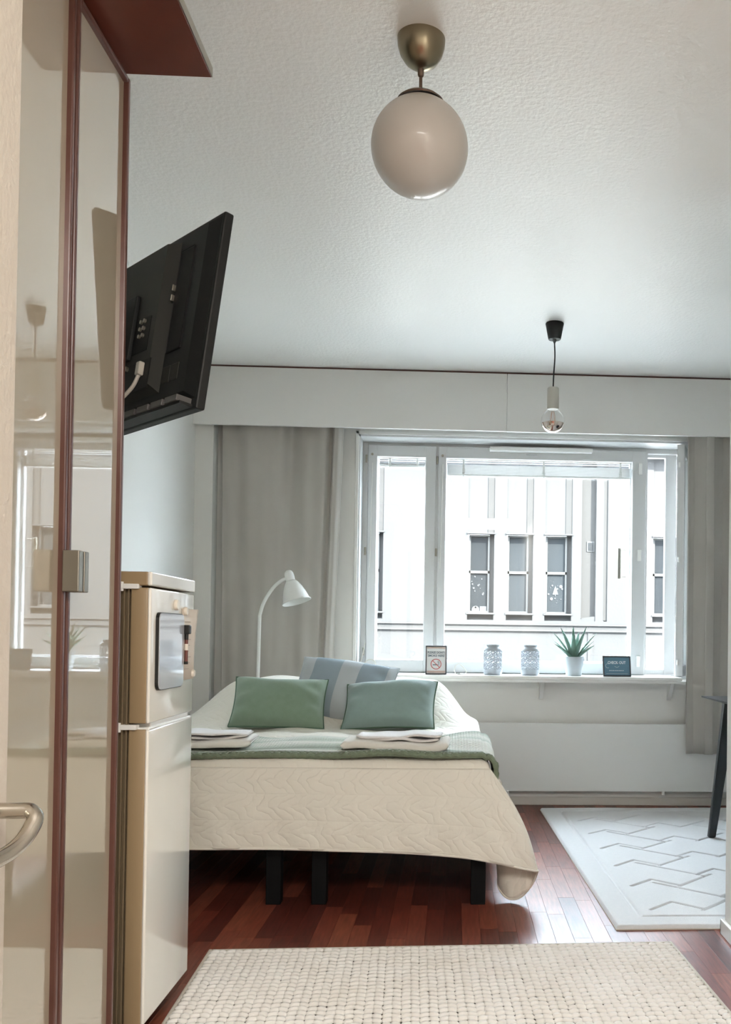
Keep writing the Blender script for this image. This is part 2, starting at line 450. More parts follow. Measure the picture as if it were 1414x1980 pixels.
# baseboards
struct(MB().box(-1.5, XR, 5.985, YW, 0, .052, .004).build('baseboard_window', 'baseboard_paint'), 'cream baseboard under the radiator panel')
struct(MB().box(.975, .99, YB, 3.405, 0, .055, .004).box(.975, XR, 3.39, 3.405, 0, .055, .004).build('baseboard_partition', 'white_gloss'), 'white baseboard around the wall corner')
struct(MB().box(XL, XL+.014, 2.95, 5.88, 0, .055, .003).build('baseboard_left', 'baseboard_paint'), 'baseboard behind the bed')

# ------------------------------------------------------------------ window
win = structure_root('window_1', 'wide white timber window with three lights', (0, 0, 0))
FY0, FY1 = 6.16, 6.24
def frame_rect(name, x0, x1, z0, z1, w, y0, y1, m, parent, bev=.004, wb=None, wr=None, wt=None):
    wb = w if wb is None else wb; wr = w if wr is None else wr; wt = w if wt is None else wt
    b = MB()
    b.box(x0, x0+w, y0, y1, z0, z1, bev); b.box(x1-wr, x1, y0, y1, z0, z1, bev)
    b.box(x0+w-.002, x1-wr+.002, y0+.001, y1-.001, z0, z0+wb, bev); b.box(x0+w-.002, x1-wr+.002, y0+.001, y1-.001, z1-wt, z1, bev)
    return b.build(name, m, parent)
frame_rect('outer_frame', OX0, OX1, OZ0+.005, OZ1, .045, 6.19, 6.26, 'white_frame', win, wb=.03)
# reveal lining (sides, head)
MB().box(OX0, OX0+.012, 6.0, 6.19, OZ0, OZ1).build('jamb', 'white_frame', win)
MB().box(OX1-.012, OX1, 6.0, 6.19, OZ0, OZ1).build('jamb', 'white_frame', win)
MB().box(OX0, OX1, 6.0, 6.19, OZ1-.012, OZ1).build('head_lining', 'white_frame', win)
MB().box(OX0-.018, OX0+.004, 5.988, 6.004, OZ0, OZ1+.02, .003).build('casing', 'white_gloss', win)
MB().box(OX0-.018, OX1, 5.988, 6.004, OZ1, OZ1+.02, .003).build('casing', 'white_gloss', win)
def pane(x0, x1, z0, z1, y, parent):
    return MB().box(x0, x1, y-.002, y+.002, z0, z1).build('pane', 'window_glass', parent)
sL = frame_rect('sash', -.577, -.139, .825, 2.298, .057, 6.165, 6.215, 'white_frame', win, wr=.068, wb=.079, wt=.074)
pane(-.525, -.202, .895, 2.228, 6.19, sL)
MB().box(-.139, -.123, 6.18, 6.25, .825, 2.30).build('mullion', 'white_frame', win)
sC = frame_rect('sash', -.123, 1.243, .825, 2.298, .051, 6.165, 6.215, 'white_frame', win, wr=.09, wb=.072, wt=.074)
pane(-.075, 1.157, .893, 2.228, 6.19, sC)
MB().box(1.243, 1.255, 6.18, 6.25, .825, 2.30).build('mullion', 'white_frame', win)
# outer sashes behind
oL = frame_rect('outer_sash', -.56, -.16, .84, 2.29, .045, 6.255, 6.29, 'white_frame', win, wb=.066); pane(-.515, -.205, .905, 2.245, 6.272, oL)
oC = frame_rect('outer_sash', -.115, 1.235, .84, 2.29, .045, 6.255, 6.29, 'white_frame', win, wb=.066, wr=.085); pane(-.07, 1.15, .905, 2.245, 6.272, oC)
oR = frame_rect('outer_sash', 1.243, 1.46, .82, 2.31, .012, 6.225, 6.265, 'white_frame', win, wr=.075, wb=.04, wt=.045); pane(1.255, 1.385, .86, 2.265, 6.245, oR)
# pull handle of the outer sash, seen through the glass
h = MB().box(1.083, 1.107, 6.30, 6.315, 1.46, 1.67, .004)
h.tube([(1.10, 6.31, 1.655), (1.14, 6.29, 1.655)], .005, 8).tube([(1.10, 6.31, 1.475), (1.14, 6.29, 1.475)], .005, 8)
h.build('pull_handle', 'brushed_steel', oC)
# narrow inner sash standing open on its right-hand hinges
osash = bpy.data.objects.new('open_sash', None); COL.objects.link(osash); osash.parent = win; osash.location = (1.50, 6.155, 0); osash.rotation_euler = (0, 0, R(250))
fr_ = frame_rect('sash_frame', 0, .245, .825, 2.298, .045, -.024, .024, 'white_frame', osash, wb=.07, wt=.07)
fr_.parent = osash
pane(.045, .20, .895, 2.228, 0, osash)
hb = MB()
for zz in (.9, 1.55, 2.15): hb.cyl((.262, -.006, zz), (.262, -.006, zz+.03), .006, n=10).box(.235, .262, -.009, -.003, zz, zz+.03)
hb.build('latch', 'white_plastic', osash)
# hinges, latches on the sashes
for xh in (-.59, -.131):
    for zh in (.93, 1.58, 2.18):
        MB().cyl((xh, 6.158, zh), (xh, 6.158, zh+.05), .007, n=10).build('hinge', 'brushed_steel', win)
for zh in (.875, 1.57, 2.14):
    b = MB().box(1.19, 1.215, 6.153, 6.166, zh, zh+.075, .004); b.build('latch', 'white_plastic', win)
for xh in (-.552, -.097):
    MB().cyl((xh, 6.160, 2.235), (xh, 6.15, 2.235), .008, n=10).build('knob', 'brushed_steel', win)
    MB().tube([(xh+.002, 6.158, 2.18), (xh-.003, 6.157, 1.7), (xh-.008, 6.158, 1.5)], .003, 8).build('blind_wand', 'white_plastic', win)
MB().box(.21, .88, 6.11, 6.165, 2.268, 2.296, .005).build('vent_cover', 'white_plastic', win)
MB().box(.45, .52, 6.158, 6.166, 2.255, 2.262, .001).build('maker_plate', 'metal_panel', win)

# venetian blinds between the sashes
def blind(x0, x1, z_top, z_bot, nsl, label, cords):
    t = thing('venetian_blind', label, 'blind', ((x0+x1)/2, 6.235, z_top), 0, 'raised venetian blinds between the panes')
    hw = (x1-x0)/2
    MB().box(-hw, hw, -.012, .012, -.022, 0, .002).build('headrail', 'white_plastic', t)
    def slat():
        b = MB()
        b.grid(2, 5, lambda u, v: (-hw+.003+u*(2*hw-.006), -.012+.024*v, .0025*math.sin(PI*v)))
        return b.mesh('slat', 'metal_panel', True)
    me = slat()
    zz = z_bot+.014
    step = (z_top-.05-zz)/nsl if nsl else 0
    for i in range(nsl):
        o = link('slat', me, t, (0, 0, zz-z_top+step*i)); solid(o, .0012, 0)
    link('slat', me, t, (0, 0, -.036)); 
    MB().box(-hw+.002, hw-.002, -.012, .012, z_bot-z_top, z_bot-z_top+.012, .003).build('bottom_rail', 'white_plastic', t)
    for c in cords:
        b = MB().box(c-.006, c+.006, -.016, -.0125, z_bot-z_top-.004, -.015)
        for k in range(4): b.box(c-.010, c+.010, -.018, -.0125, z_bot-z_top+.002+.012*k, z_bot-z_top+.008+.012*k, .001)
        b.build('ladder_cord', 'white_plastic', t)
    return t
blind(-.515, -.21, 2.243, 2.168, 5, 'short raised venetian blind at the top of the narrow left window light', (-.08, .10))
blind(-.068, 1.15, 2.243, 2.118, 15, 'long raised venetian blind at the top of the wide middle window light', (-.50, .03, .54))

# shelf-like sill with brackets
sh = thing('window_shelf', 'long white window shelf on brackets under the window', 'shelf', (.41, 5.99, .80))
MB().box(-1.01, 1.005, -.17, .17, .002, .022, .003).build('board', 'white_gloss', sh)
MB().box(-1.0, 1.0, -.155, -.14, -.016, .002).build('front_lip', 'white_gloss', sh)
for bx in (-.79, .14, .96):
    b = MB().prism([(-.13, 0), (.01, 0), (.01, -.13), (-.005, -.13), (-.11, -.015)], bx-.012, bx+.012, 'x')
    b.build('bracket', 'white_gloss', sh)
MB().box(.095, .127, -.145, -.10, -.014, .002).build('clip', 'matte_black', sh)

# flat panel radiator under the window
rad = thing('panel_radiator', 'long flat white panel radiator under the window shelf', 'radiator', (.70, 5.94, .098))
MB().box(-1.35, 1.35, -.018, .004, 0, .427, .003).build('front_panel', 'radiator_white', rad)
MB().box(-1.33, 1.33, .004, .03, .02, .41).build('back_panel', 'metal_panel', rad)
for bx in (-.357, .625):
    MB().box(bx-.008, bx+.008, -.024, .02, -.022, .004, .002).cyl((bx, -.026, .0), (bx, -.026, -.012), .006, n=8).build('bracket', 'white_plastic', rad)

# ------------------------------------------------------------------ curtains
def curtain(name, label, x0, x1, z0, z1, yc, fold, nx=160, nz=24, edge=None):
    t = thing(name, label, 'curtain', ((x0+x1)/2, yc, z0), 0, 'grey curtains beside the window')
    b = MB(); cxm = (x0+x1)/2
    def fn(u, v):
        xx, yy = fold(u, v)
        return (xx-cxm, yy, v*(z1-z0))
    b.grid(nx, nz, fn)
    o = b.build('cloth', 'curtain_cloth', t, True, angle=180); solid(o, .003, 0)
    return t
def fold_left(u, v):
    # broad flat cloth with two soft pleats and a gathered inner edge that tapers in towards the floor
    x0, x1 = -1.46+.05*(1-v)*.6, -.70-.075*(1-v)
    xx = x0+(x1-x0)*u
    yy = .024*math.sin(2*PI*(u*1.9+.15))*(.5+.5*v) + .030*math.exp(-((u-.56)/.045)**2)*v - .014*math.exp(-((u-.49)/.05)**2)
    yy += .035*ss(.86, .885, u) - .05*ss(.905, .93, u) + .02*ss(.96, 1.0, u)
    yy += .006*math.sin(40*u+3*v)
    return xx, yy
cl = curtain('curtain', 'wide grey beige curtain hanging behind the white floor lamp', -1.46, -.70, .12, 2.62, 5.905, fold_left, 220)
def pleat(u, v):
    n = 4.6
    p = u*n
    s = math.sin(2*PI*p)
    yy = .036*math.copysign(abs(s)**.7, s)
    xx = 1.444+.85*u+.046*math.sin(4*PI*p) + .012*(1-v)*math.sin(9*u+1)
    yy += .008*math.sin(7*v+5*u)*(1-v)
    return xx, yy
cr_ = curtain('curtain', 'narrow pleated grey curtain covering the right end of the window', 1.425, 2.275, .345, 2.62, 5.868, pleat, 260)
# ------------------------------------------------------------------ building across the street
bd = thing('building', 'pale sunlit building across the street outside the window', 'building', (0, 22, -6))
OB = 6.0   # local z offset
BAYS = [(-2.31, -1.69), (.27, .885), (1.175, 1.795), (2.075, 2.705), (4.62, 5.25), (5.60, 6.22), (-4.75, -4.13), (-3.53, -2.92), (-6.4, -5.8), (7.4, 8.0), (8.3, 8.9)]
BAYS = sorted(BAYS)
TOPZ, LOWZ = 5.3, 1.45
D = .16
edges = [-14.0]
bw = MB()
prevx = -16.0
CH = (2.93, 3.27); Q = (3.45, 3.545)
cuts = sorted(BAYS+[CH, Q])
for (a, c) in cuts:
    bw.box(prevx, a, -.0, .6, LOWZ+OB-.02, TOPZ+OB); prevx = c
bw.box(prevx, 20, 0, .6, LOWZ+OB-.02, TOPZ+OB)
bw.box(-16, 20, 0, .6, OB-.15, LOWZ+OB-.02)
bw.build('wall', 'facade', bd)
MB().box(-16, 20, -.04, .6, 0, OB-.15).build('ground_floor_wall', 'ground_floor_bounce', bd)  # out of view, its pale colour serves as a reflector
for (a, c) in BAYS:
    MB().box(a, c, .03, .5, 3.46+OB, TOPZ+OB).build('bay_panel', 'facade', bd)
    MB().box(c-.15, c, .015, .03, 3.46+OB, TOPZ+OB).build('painted_shadow_strip', 'facade_painted_shade', bd)  # cast shadow of the pier, painted as a dark strip
    MB().box(a, c, D+.02, .5, LOWZ+OB-.02, 1.62+OB).build('apron_panel', 'facade', bd)
MB().box(*CH, .12, .5, LOWZ+OB, TOPZ+OB).build('channel', 'facade_channel', bd)
MB().box(*Q, .03, .5, LOWZ+OB, TOPZ+OB).build('channel', 'facade_channel', bd)
# flared foot of the channel, vent grille, string courses
MB().prism([(2.90, 1.42+OB), (3.30, 1.42+OB), (3.42, 1.62+OB), (3.27, 1.55+OB), (2.95, 1.50+OB)], .02, .22, 'y').build('channel_foot', 'facade', bd)
g = MB().box(3.07, 3.25, .10, .125, 3.07+OB, 3.31+OB)
g.build('vent_frame', 'facade_frame', bd)
for k in range(7): MB().box(3.10, 3.22, .085, .105, 3.095+OB+k*.028, 3.112+OB+k*.028).build('vent_slat', 'facade_grey', bd)
MB().box(-16, 20, -.05, .05, 1.315+OB, 1.345+OB, .01).build('string_course', 'facade', bd)
MB().box(-16, 20, -.06, .05, 1.175+OB, 1.215+OB, .01).build('string_course', 'facade', bd)
MB().box(3.10, 3.22, -.02, .05, 1.0, 1.15+OB).build('pilaster', 'facade', bd)
MB().box(-16, 20, -.35, .6, TOPZ+OB, TOPZ+.35+OB, .03).build('cornice', 'facade', bd)
for i, (a, c) in enumerate(BAYS):
    w = bpy.data.objects.new('window', None); COL.objects.link(w); w.parent = bd; w.location = (a, 0, OB)
    wd = c-a
    fr = frame_rect('window_frame', .03, wd-.10, 1.60, 3.42, .04, D-.02, D+.06, 'facade_frame', w, .0)
    MB().box(.03, wd-.10, D-.02, D+.05, 2.52, 2.58).build('transom', 'facade_frame', w)
    MB().box(wd-.10, wd, D+.02, .5, 1.6, 3.44).build('reveal', 'facade_painted_shade', w)  # shade beside the window, put into the dark colour
    dark = 'facade_curtain' if i % 3 == 0 else 'facade_glass'
    if abs(a-1.175) < .01: dark = 'facade_curtain'
    MB().box(.06, wd-.13, D+.03, D+.045, 1.62, 2.53).build('pane', dark, w)
    MB().box(.06, wd-.13, D+.03, D+.045, 2.57, 3.40).build('pane', dark, w)
    MB().box(-.02, wd+.03, -.03, D, 3.43, 3.46).build('lintel', 'facade', w)
    MB().box(-.02, wd+.03, -.02, D, 1.56, 1.60).build('sill', 'facade', w)
    if abs(a-.27) < .01 or abs(a-2.075) < .01:
        rr = random.Random(3 if a < 1 else 5)
        def stick(mb): mb.build('window_sticker', 'sticker', w)
        for k in range(12 if a < 1 else 10):
            px, pz = .10+rr.random()*(wd-.28), (1.7+rr.random()*.75 if a < 1 else 1.85+rr.random()*.45)
            q = .010+rr.random()*.014
            stick(MB().cyl((px, D+.018, pz), (px, D+.03, pz), q, n=8))
        if a > 1:
            stick(MB().prism([(.20, 2.05), (.262, 2.05), (.262, 2.01), (.278, 2.01), (.278, 2.05), (.34, 2.05), (.275, 2.25), (.265, 2.25)], D+.018, D+.03, 'y'))
            stick(MB().cyl((.18, D+.018, 1.95), (.18, D+.03, 1.95), .036, n=12)); stick(MB().cyl((.40, D+.018, 2.24), (.40, D+.03, 2.24), .04, n=8))
        else:
            stick(MB().cyl((.20, D+.018, 1.67), (.20, D+.03, 1.67), .09, n=14)); stick(MB().box(.30, .46, D+.018, D+.03, 1.64, 1.75))
struct(MB().box(-40, 40, 6.4, 60, -6.2, -6.0).build('ground', 'street'), 'pale street below the window')

# ------------------------------------------------------------------ wardrobe
WX = -.825
wr = thing('wardrobe', 'tall glossy beige wardrobe with brown trim beside the fridge', 'wardrobe', (WX, 1.40, 0))
Y0 = 1.40
MB().box(-.60, -.022, .35-Y0, 2.347-Y0, 0, 2.44).build('body', 'wardrobe_body', wr)
MB().box(-.60, .205, .30-Y0, 2.356-Y0, 2.44, 2.466, .002).build('top_board', 'wardrobe_board', wr)
MB().box(.205, .2065, .30-Y0, 2.356-Y0, 2.441, 2.465).build('edge_band', 'brushed_steel', wr)
DO = [(2.028, 2.345), (1.70, 2.018), (1.372, 1.690), (1.044, 1.362), (.716, 1.034), (.388, .706)]
def tilt_box(b, *a): return b.box(*a)
for i, (a, c) in enumerate(DO):
    a -= Y0; c -= Y0
    d = MB().box(-.02, 0, a+.012, c-.012, .06, 2.405).build('door', 'wardrobe_panel', wr)
    MB().box(-.02, .012, a, a+.0145, .05, 2.418, .003).build('stile', 'wardrobe_brown', d)
    MB().box(-.02, .012, c-.0145, c, .05, 2.418, .003).build('stile', 'wardrobe_brown', d)
    MB().box(-.02, .012, a+.0145, c-.0145, 2.405, 2.418, .003).build('rail', 'wardrobe_brown', d)
    MB().box(-.02, .012, a+.0145, c-.0145, .05, .063, .003).build('rail', 'wardrobe_brown', d)
    ya, yb = (a-.001, a+.022) if i % 2 == 0 else (c-.022, c+.001)
    hm = MB().box(.012, .046, ya, yb, 1.149, 1.235, .002)
    hm.build('handle', 'handle_metal', d)
MB().box(-.58, -.04, .37-Y0, 2.33-Y0, 0, .05).build('plinth', 'wardrobe_brown', wr)

# ------------------------------------------------------------------ fridge
FX, FN, FF = -.78, 2.468, 2.868
fr = thing('refrigerator', 'white fridge freezer with two doors under the television', 'refrigerator', (FX, (FN+FF)/2, 0))
hw = (FF-FN)/2
MB().box(-.60, -.085, -hw, hw, .04, 1.205, .006).build('body', 'fridge_side_shade', fr)
MB().box(-.60, -.008, -hw-.002, hw+.002, 1.186, 1.222, .004).build('top_panel', 'fridge_side_shade', fr)  # edge in the painted shade colour, fascia stays white
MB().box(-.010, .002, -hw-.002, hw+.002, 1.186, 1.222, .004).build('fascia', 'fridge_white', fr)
MB().box(-.60, -.12, -hw+.01, hw-.01, 1.222, 1.228, .002).build('lid', 'white_plastic', fr)
MB().box(-.085, -.052, -hw+.012, hw-.012, .05, 1.18).build('gasket', 'gasket', fr)
for k in range(3):
    MB().box(-.083+.011*k, -.078+.011*k, -hw+.004, hw-.004, .05, 1.18, .001).build('gasket_rib', 'gasket', fr)
fd = MB().box(-.052, -.008, -hw, hw, .832, 1.181, .004, 2).build('freezer_door', 'fridge_side_shade', fr, True, angle=50)  # door edge carries the painted shade, front skin stays white
MB().box(-.010, 0, -hw, hw, .832, 1.181, .005, 3).build('door_skin', 'fridge_white', fd, True, angle=50)
MB().box(-.05, -.004, -hw+.03, hw-.03, .820, .834, .004).build('grip', 'white_gloss', fd)
rd = MB().box(-.052, -.008, -hw, hw, .062, .816, .004, 2).build('fridge_door', 'fridge_side_shade', fr, True, angle=50)  # same painted shade on the lower door's edge
MB().box(-.010, 0, -hw, hw, .062, .816, .005, 3).build('door_skin', 'fridge_white', rd, True, angle=50)
MB().box(-.05, -.001, -hw+.01, hw-.01, .812, .8215, .003).build('grip', 'white_gloss', rd)
for zz in (.822, 1.183):
    MB().box(-.10, -.03, -hw-.008, -hw+.02, zz-.006, zz+.007, .002).cyl((-.075, -hw-.004, zz-.012), (-.075, -hw-.004, zz+.012), .006, n=10).build('hinge', 'white_plastic', fr)
MB().box(-.56, -.13, -hw+.02, hw-.02, 0, .06).build('plinth', 'matte_black', fr)
MB().box(-.17, -.125, -hw+.0, -hw+.04, 1.222, 1.238, .004).build('hinge_cover', 'matte_black', fr)

# things held on the fridge door
x_ = FX
wb = thing('magnetic_whiteboard', 'small rounded whiteboard stuck on the freezer door', 'whiteboard', (x_+.0035, 2.62, .914))
def rrect(y0, y1, z0, z1, r, n=5):
    P = []
    for (cy_, cz_, a0) in ((y1-r, z1-r, 0), (y0+r, z1-r, 90), (y0+r, z0+r, 180), (y1-r, z0+r, 270)):
        for k in range(n+1):
            a = R(a0+90*k/n); P.append((cy_+r*math.cos(a), cz_+r*math.sin(a)))
    return P
MB().prism(rrect(-.112, .112, 0, .205, .02), -.0035, .005, 'x').build('backing', 'marker_black', wb)
MB().prism(rrect(-.110, .110, .002, .203, .018), .005, .0075, 'x').build('writing_surface', 'whiteboard', wb)
def disc_magnet(y, z, label, r=.014):
    t = tag(MB().lathe([(0, 0), (r, 0), (r, .006), (r-.002, .009), (0, .0095)], 24, Matrix.Rotation(R(90), 4, 'Y')).build('round_magnet', 'magnet_cream', None, True), label, 'magnet', 'round magnets on the fridge')
    t.location = (x_+.0003, y, z); return t
disc_magnet(2.678, 1.143, 'round cream magnet above the whiteboard on the freezer door', .015)
disc_magnet(2.768, 1.128, 'round cream magnet holding the top of the paper sheet', .012)
disc_magnet(2.853, .946, 'round cream magnet at the lower corner of the paper sheet', .011)
ps = thing('paper_sheet', 'printed pinkish paper sheet hanging on the freezer door', 'paper', (x_+.0005, 2.80, .93))
b = MB(); b.grid(10, 4, lambda u, v: (.001+.012*ss(.55, 1, u)*v*v, -.058+.125*u, .205*v))
solid(b.build('sheet', 'paper', ps, True), .0006, 0)
for k in range(9):
    b = MB(); zz = .03+.017*k
    b.box(.0022, .0026, -.035, .01+.01*((k*7) % 3), zz, zz+.0025); b.build('text_line', 'paper_line', ps)
mk = thing('marker_pen', 'black capped marker clipped beside the whiteboard', 'marker', (x_+.014, 2.743, .98))
MB().cyl((0, 0, .0), (0, 0, .066), .0052, n=12).build('barrel', 'marker_red', mk, True)
MB().cyl((0, 0, .036), (0, 0, .054), .0056, n=12).build('barrel_band', 'magnet_cream', mk, True)
MB().cyl((0, 0, -.004), (0, 0, .004), .0058, n=12).build('end_plug', 'marker_black', mk, True)
MB().cyl((0, 0, .066), (0, 0, .082), .0058, .0062, 12).box(-.009, .011, -.010, .012, .082, .108, .003).build('cap_eraser', 'marker_black', mk)

# ------------------------------------------------------------------ television on its wall arm (back towards us)
TVR, TVL = Vector((-.672, 2.61)), Vector((-1.300, 3.285))
tdir = (TVL-TVR); TW = tdir.length; tdir.normalize()
tv = thing('television', 'black flat television seen from behind on a wall arm', 'television', (TVR.x+tdir.x*TW/2, TVR.y+tdir.y*TW/2, 1.952))
# local x: from outer (right) edge to wall edge ; local y: away from the back (screen direction) ; local z up
ang = math.atan2(tdir.y, tdir.x)
tv.rotation_euler = (Matrix.Rotation(ang, 4, 'Z') @ Matrix.Rotation(R(8.0), 4, 'X')).to_euler()
# back normal is local +y? (rotate x axis by +90deg) -> points towards -x,-y ; so back is +y side
hw, hh = TW/2, .283
MB().box(-hw, hw, -.02, .008, -hh, hh, .005).build('bezel', 'black_plastic', tv)
MB().box(-hw+.012, hw-.012, -.021, -.0195, -hh+.018, hh-.012).build('screen', 'screen_black', tv)
def frustum(x0, x1, z0, z1, y0, x2, x3, z2, z3, y1, name, m):
    bm = MB(); t = bm.bm
    a = [t.verts.new(p) for p in ((x0, y0, z0), (x1, y0, z0), (x1, y0, z1), (x0, y0, z1))]
    c = [t.verts.new(p) for p in ((x2, y1, z2), (x3, y1, z2), (x3, y1, z3), (x2, y1, z3))]
    t.faces.new(a); t.faces.new(c[::-1])
    for i in range(4): t.faces.new((a[i], a[(i+1) % 4], c[(i+1) % 4], c[i]))
    bmesh.ops.recalc_face_normals(t, faces=t.faces[:])
    return bm.build(name, m, tv)
frustum(-hw+.012, hw-.012, -hh+.03, hh-.012, .008, -hw+.05, hw-.05, -hh+.05, hh-.03, .026, 'back_cover', 'black_plastic')
hump = frustum(-hw+.20, hw-.20, -hh+.07, hh-.045, .026, -hw+.225, hw-.225, -hh+.095, hh-.055, .056, 'electronics_cover', 'black_shell')
MB().box(-hw+.105, -hw+.19, .0262, .030, -.10, .205, .004).build('speaker_panel', 'black_recess', tv)
for zz in (.055, .085): MB().box(-hw+.186, -hw+.1895, .030, .040, zz, zz+.018, .001).build('clip', 'silver_pin', tv)
MB().box(-hw+.255, -hw+.355, .0555, .0575, -.085, .02, .002).build('socket_recess', 'black_recess', hump)
for i in range(3):
    for j in range(2):
        MB().cyl((-hw+.29+.022*j, .057, -.035+.022*i), (-hw+.29+.022*j, .064, -.035+.022*i), .006, n=10).build('audio_socket', 'silver_pin', hump)
MB().box(-hw+.215, -hw+.50, .0555, .058, -.205, -.115, .002).build('input_recess', 'black_recess', hump)
MB().cyl((-hw+.36, .058, -.125), (-hw+.36, .066, -.125), .007, n=10).build('aerial_socket', 'silver_pin', hump)
for k in range(2): MB().box(-hw+.10+.05*k, -hw+.145+.05*k, .024, .0275, -.19, -.14, .002).build('label_plate', 'black_shell', tv)
# lower vent shelf with grey slats
for k in range(6):
    MB().box(-hw+.03+.085*k, -hw+.10+.085*k, .006, .052-.003*k*0, -hh+.012, -hh+.03, .002).build('lower_trim', 'tv_gray', tv)
MB().box(-hw+.02, hw-.02, .004, .046, -hh+.004, -hh+.012).build('lower_lip', 'black_plastic', tv)
MB().box(-.11, .11, .056, .070, -.10, .10, .004).build('mount_plate', 'matte_black', tv)
ma = MB().box(-.03, .03, .07, .11, -.07, .07, .006).tube([(0, .10, 0), (.17, .34, 0), (.27, .66, 0)], .02, 10); ma.build('mount_arm', 'matte_black', tv)
MB().box(-.03+.24, .03+.27, .60, .70, -.09, .09, .006).build('wall_plate', 'matte_black', tv)
cb = thing('television_cable', 'white cable plugged into the back of the television', 'cable', tuple(tv.location))
cb.rotation_euler = tv.rotation_euler
MB().box(-hw+.245, -hw+.27, .058, .075, -.165, -.125, .004).build('plug', 'cable_white', cb)
MB().tube(catmull([(-hw+.257, .066, -.16), (-hw+.266, .075, -.20), (-hw+.31, .085, -.235), (-hw+.40, .08, -.262), (-hw+.52, .07, -.265), (-hw+.66, .075, -.24)], 8), .0055, 8).build('cord', 'cable_white', cb, True)

# ------------------------------------------------------------------ ceiling globe lamp
gl = thing('ceiling_globe_lamp', 'opal globe ceiling lamp with brushed metal dome cap', 'ceiling lamp', (-.115, 2.577, 2.70))
MB().lathe([(0.0655, 0), (.0655, -.004), (.064, -.022), (.057, -.045), (.043, -.066), (.024, -.08), (.008, -.086), (0, -.086)], 48).build('ceiling_cap', 'lamp_nickel', gl, True)
MB().lathe([(0, -.083), (.009, -.084), (.0085, -.10), (.007, -.104), (.0045, -.106), (.0045, -.16), (0, -.16)], 24).build('stem', 'bronze_stem', gl, True)
MB().lathe([(.0, -.154), (.03, -.156), (.052, -.164), (.064, -.174), (.062, -.177), (.0, -.165)], 48).build('holder', 'bronze_stem', gl, True)
prof = []
for k in range(25):
    a = PI*(k/24)*.84+PI*.16
    prof.append((.1325*math.sin(a), -.300+.1325*math.cos(a)))
prof[-1] = (0, -.4325)
MB().lathe(prof, 56).build('globe', 'opal_glass', gl, True, angle=180)

# pendant bulb
pn = thing('pendant_bulb', 'bare silver-tipped bulb hanging from a black ceiling cup', 'pendant lamp', (.496, 4.889, 2.70))
MB().lathe([(0, 0), (.046, 0), (.048, -.004), (.033, -.083), (.031, -.086), (0, -.084)], 36).build('ceiling_cup', 'matte_black', pn, True)
MB().lathe([(0, -.082), (.009, -.083), (.010, -.092), (.006, -.100), (.004, -.106), (0, -.107)], 16).build('strain_relief', 'matte_black', pn, True)
MB().tube(catmull([(0, 0, -.10), (.003, 0, -.18), (-.002, 0, -.27), (-.004, 0, -.345)], 6), .0035, 8).build('cord', 'matte_black', pn, True)
MB().lathe([(0, -.338), (.028, -.338), (.031, -.343), (.031, -.447), (.029, -.45), (0, -.45)], 32, Matrix.Translation((-.004, 0, 0))).build('socket', 'socket_gray', pn, True)
BZ = -.512
gp = [(.026, -.45)]
for k in range(3, 26):
    a = PI*k/25
    if math.cos(a) < .80: gp.append((.0615*math.sin(a), BZ+.0615*math.cos(a)))
gp[-1] = (0, BZ-.0615)
MB().lathe(gp, 40, Matrix.Translation((-.004, 0, 0))).build('bulb_glass', 'bulb_glass', pn, True, angle=180)
mp_ = []
for k in range(14, 26):
    a = PI*k/25; mp_.append((.0603*math.sin(a), BZ+.0603*math.cos(a)))
mp_[-1] = (0, BZ-.0603)
MB().lathe(mp_, 40, Matrix.Translation((-.004, 0, 0))).build('silver_crown', 'mirror_silver', pn, True, angle=180)
fm = MB()
for k in range(6):
    a = 2*PI*k/6; fm.tube([(-.004+.006*math.cos(a), .006*math.sin(a), -.46), (-.004+.013*math.cos(a), .013*math.sin(a), -.49), (-.004+.013*math.cos(a+.4), .013*math.sin(a+.4), -.525)], .0007, 5)
fm.build('filament', 'filament', pn)

# ------------------------------------------------------------------ floor lamp
fl = thing('floor_lamp', 'white floor lamp with curved neck behind the bed', 'floor lamp', (-1.172, 5.72, 0))
MB().lathe([(0, 0), (.12, 0), (.12, .012), (.11, .022), (.02, .026), (0, .026)], 36).build('base', 'lamp_white', fl, True)
pts = catmull([(.0, 0, .02), (-.003, 0, .5), (0, 0, .85), (.004, 0, 1.171)], 4)[:-1]+catmull([(.004, 0, 1.171), (.022, 0, 1.235), (.05, -.004, 1.29), (.09, -.008, 1.345), (.135, -.012, 1.382), (.178, -.015, 1.398)], 6)
MB().tube(pts, .0105, 12).build('pole', 'lamp_white', fl, True)
ax = Vector((.30, -.12, -.95)).normalized()
Mq = Matrix.Translation((.182, -.016, 1.398)) @ ax.to_track_quat('Z', 'Y').to_matrix().to_4x4()
MB().lathe([(0, -.048), (.012, -.046), (.022, -.038), (.027, -.024), (.028, -.004), (.027, .018), (.022, .03), (0, .03)], 28, Mq).build('lamp_holder', 'lamp_white', fl, True, angle=60)
o = MB().lathe([(.026, .02), (.038, .036), (.054, .066), (.066, .10), (.076, .138), (.080, .146), (.0845, .150), (.0845, .153)], 40, Mq).build('shade', 'lamp_white', fl, True, angle=180); solid(o, .0025, 1)

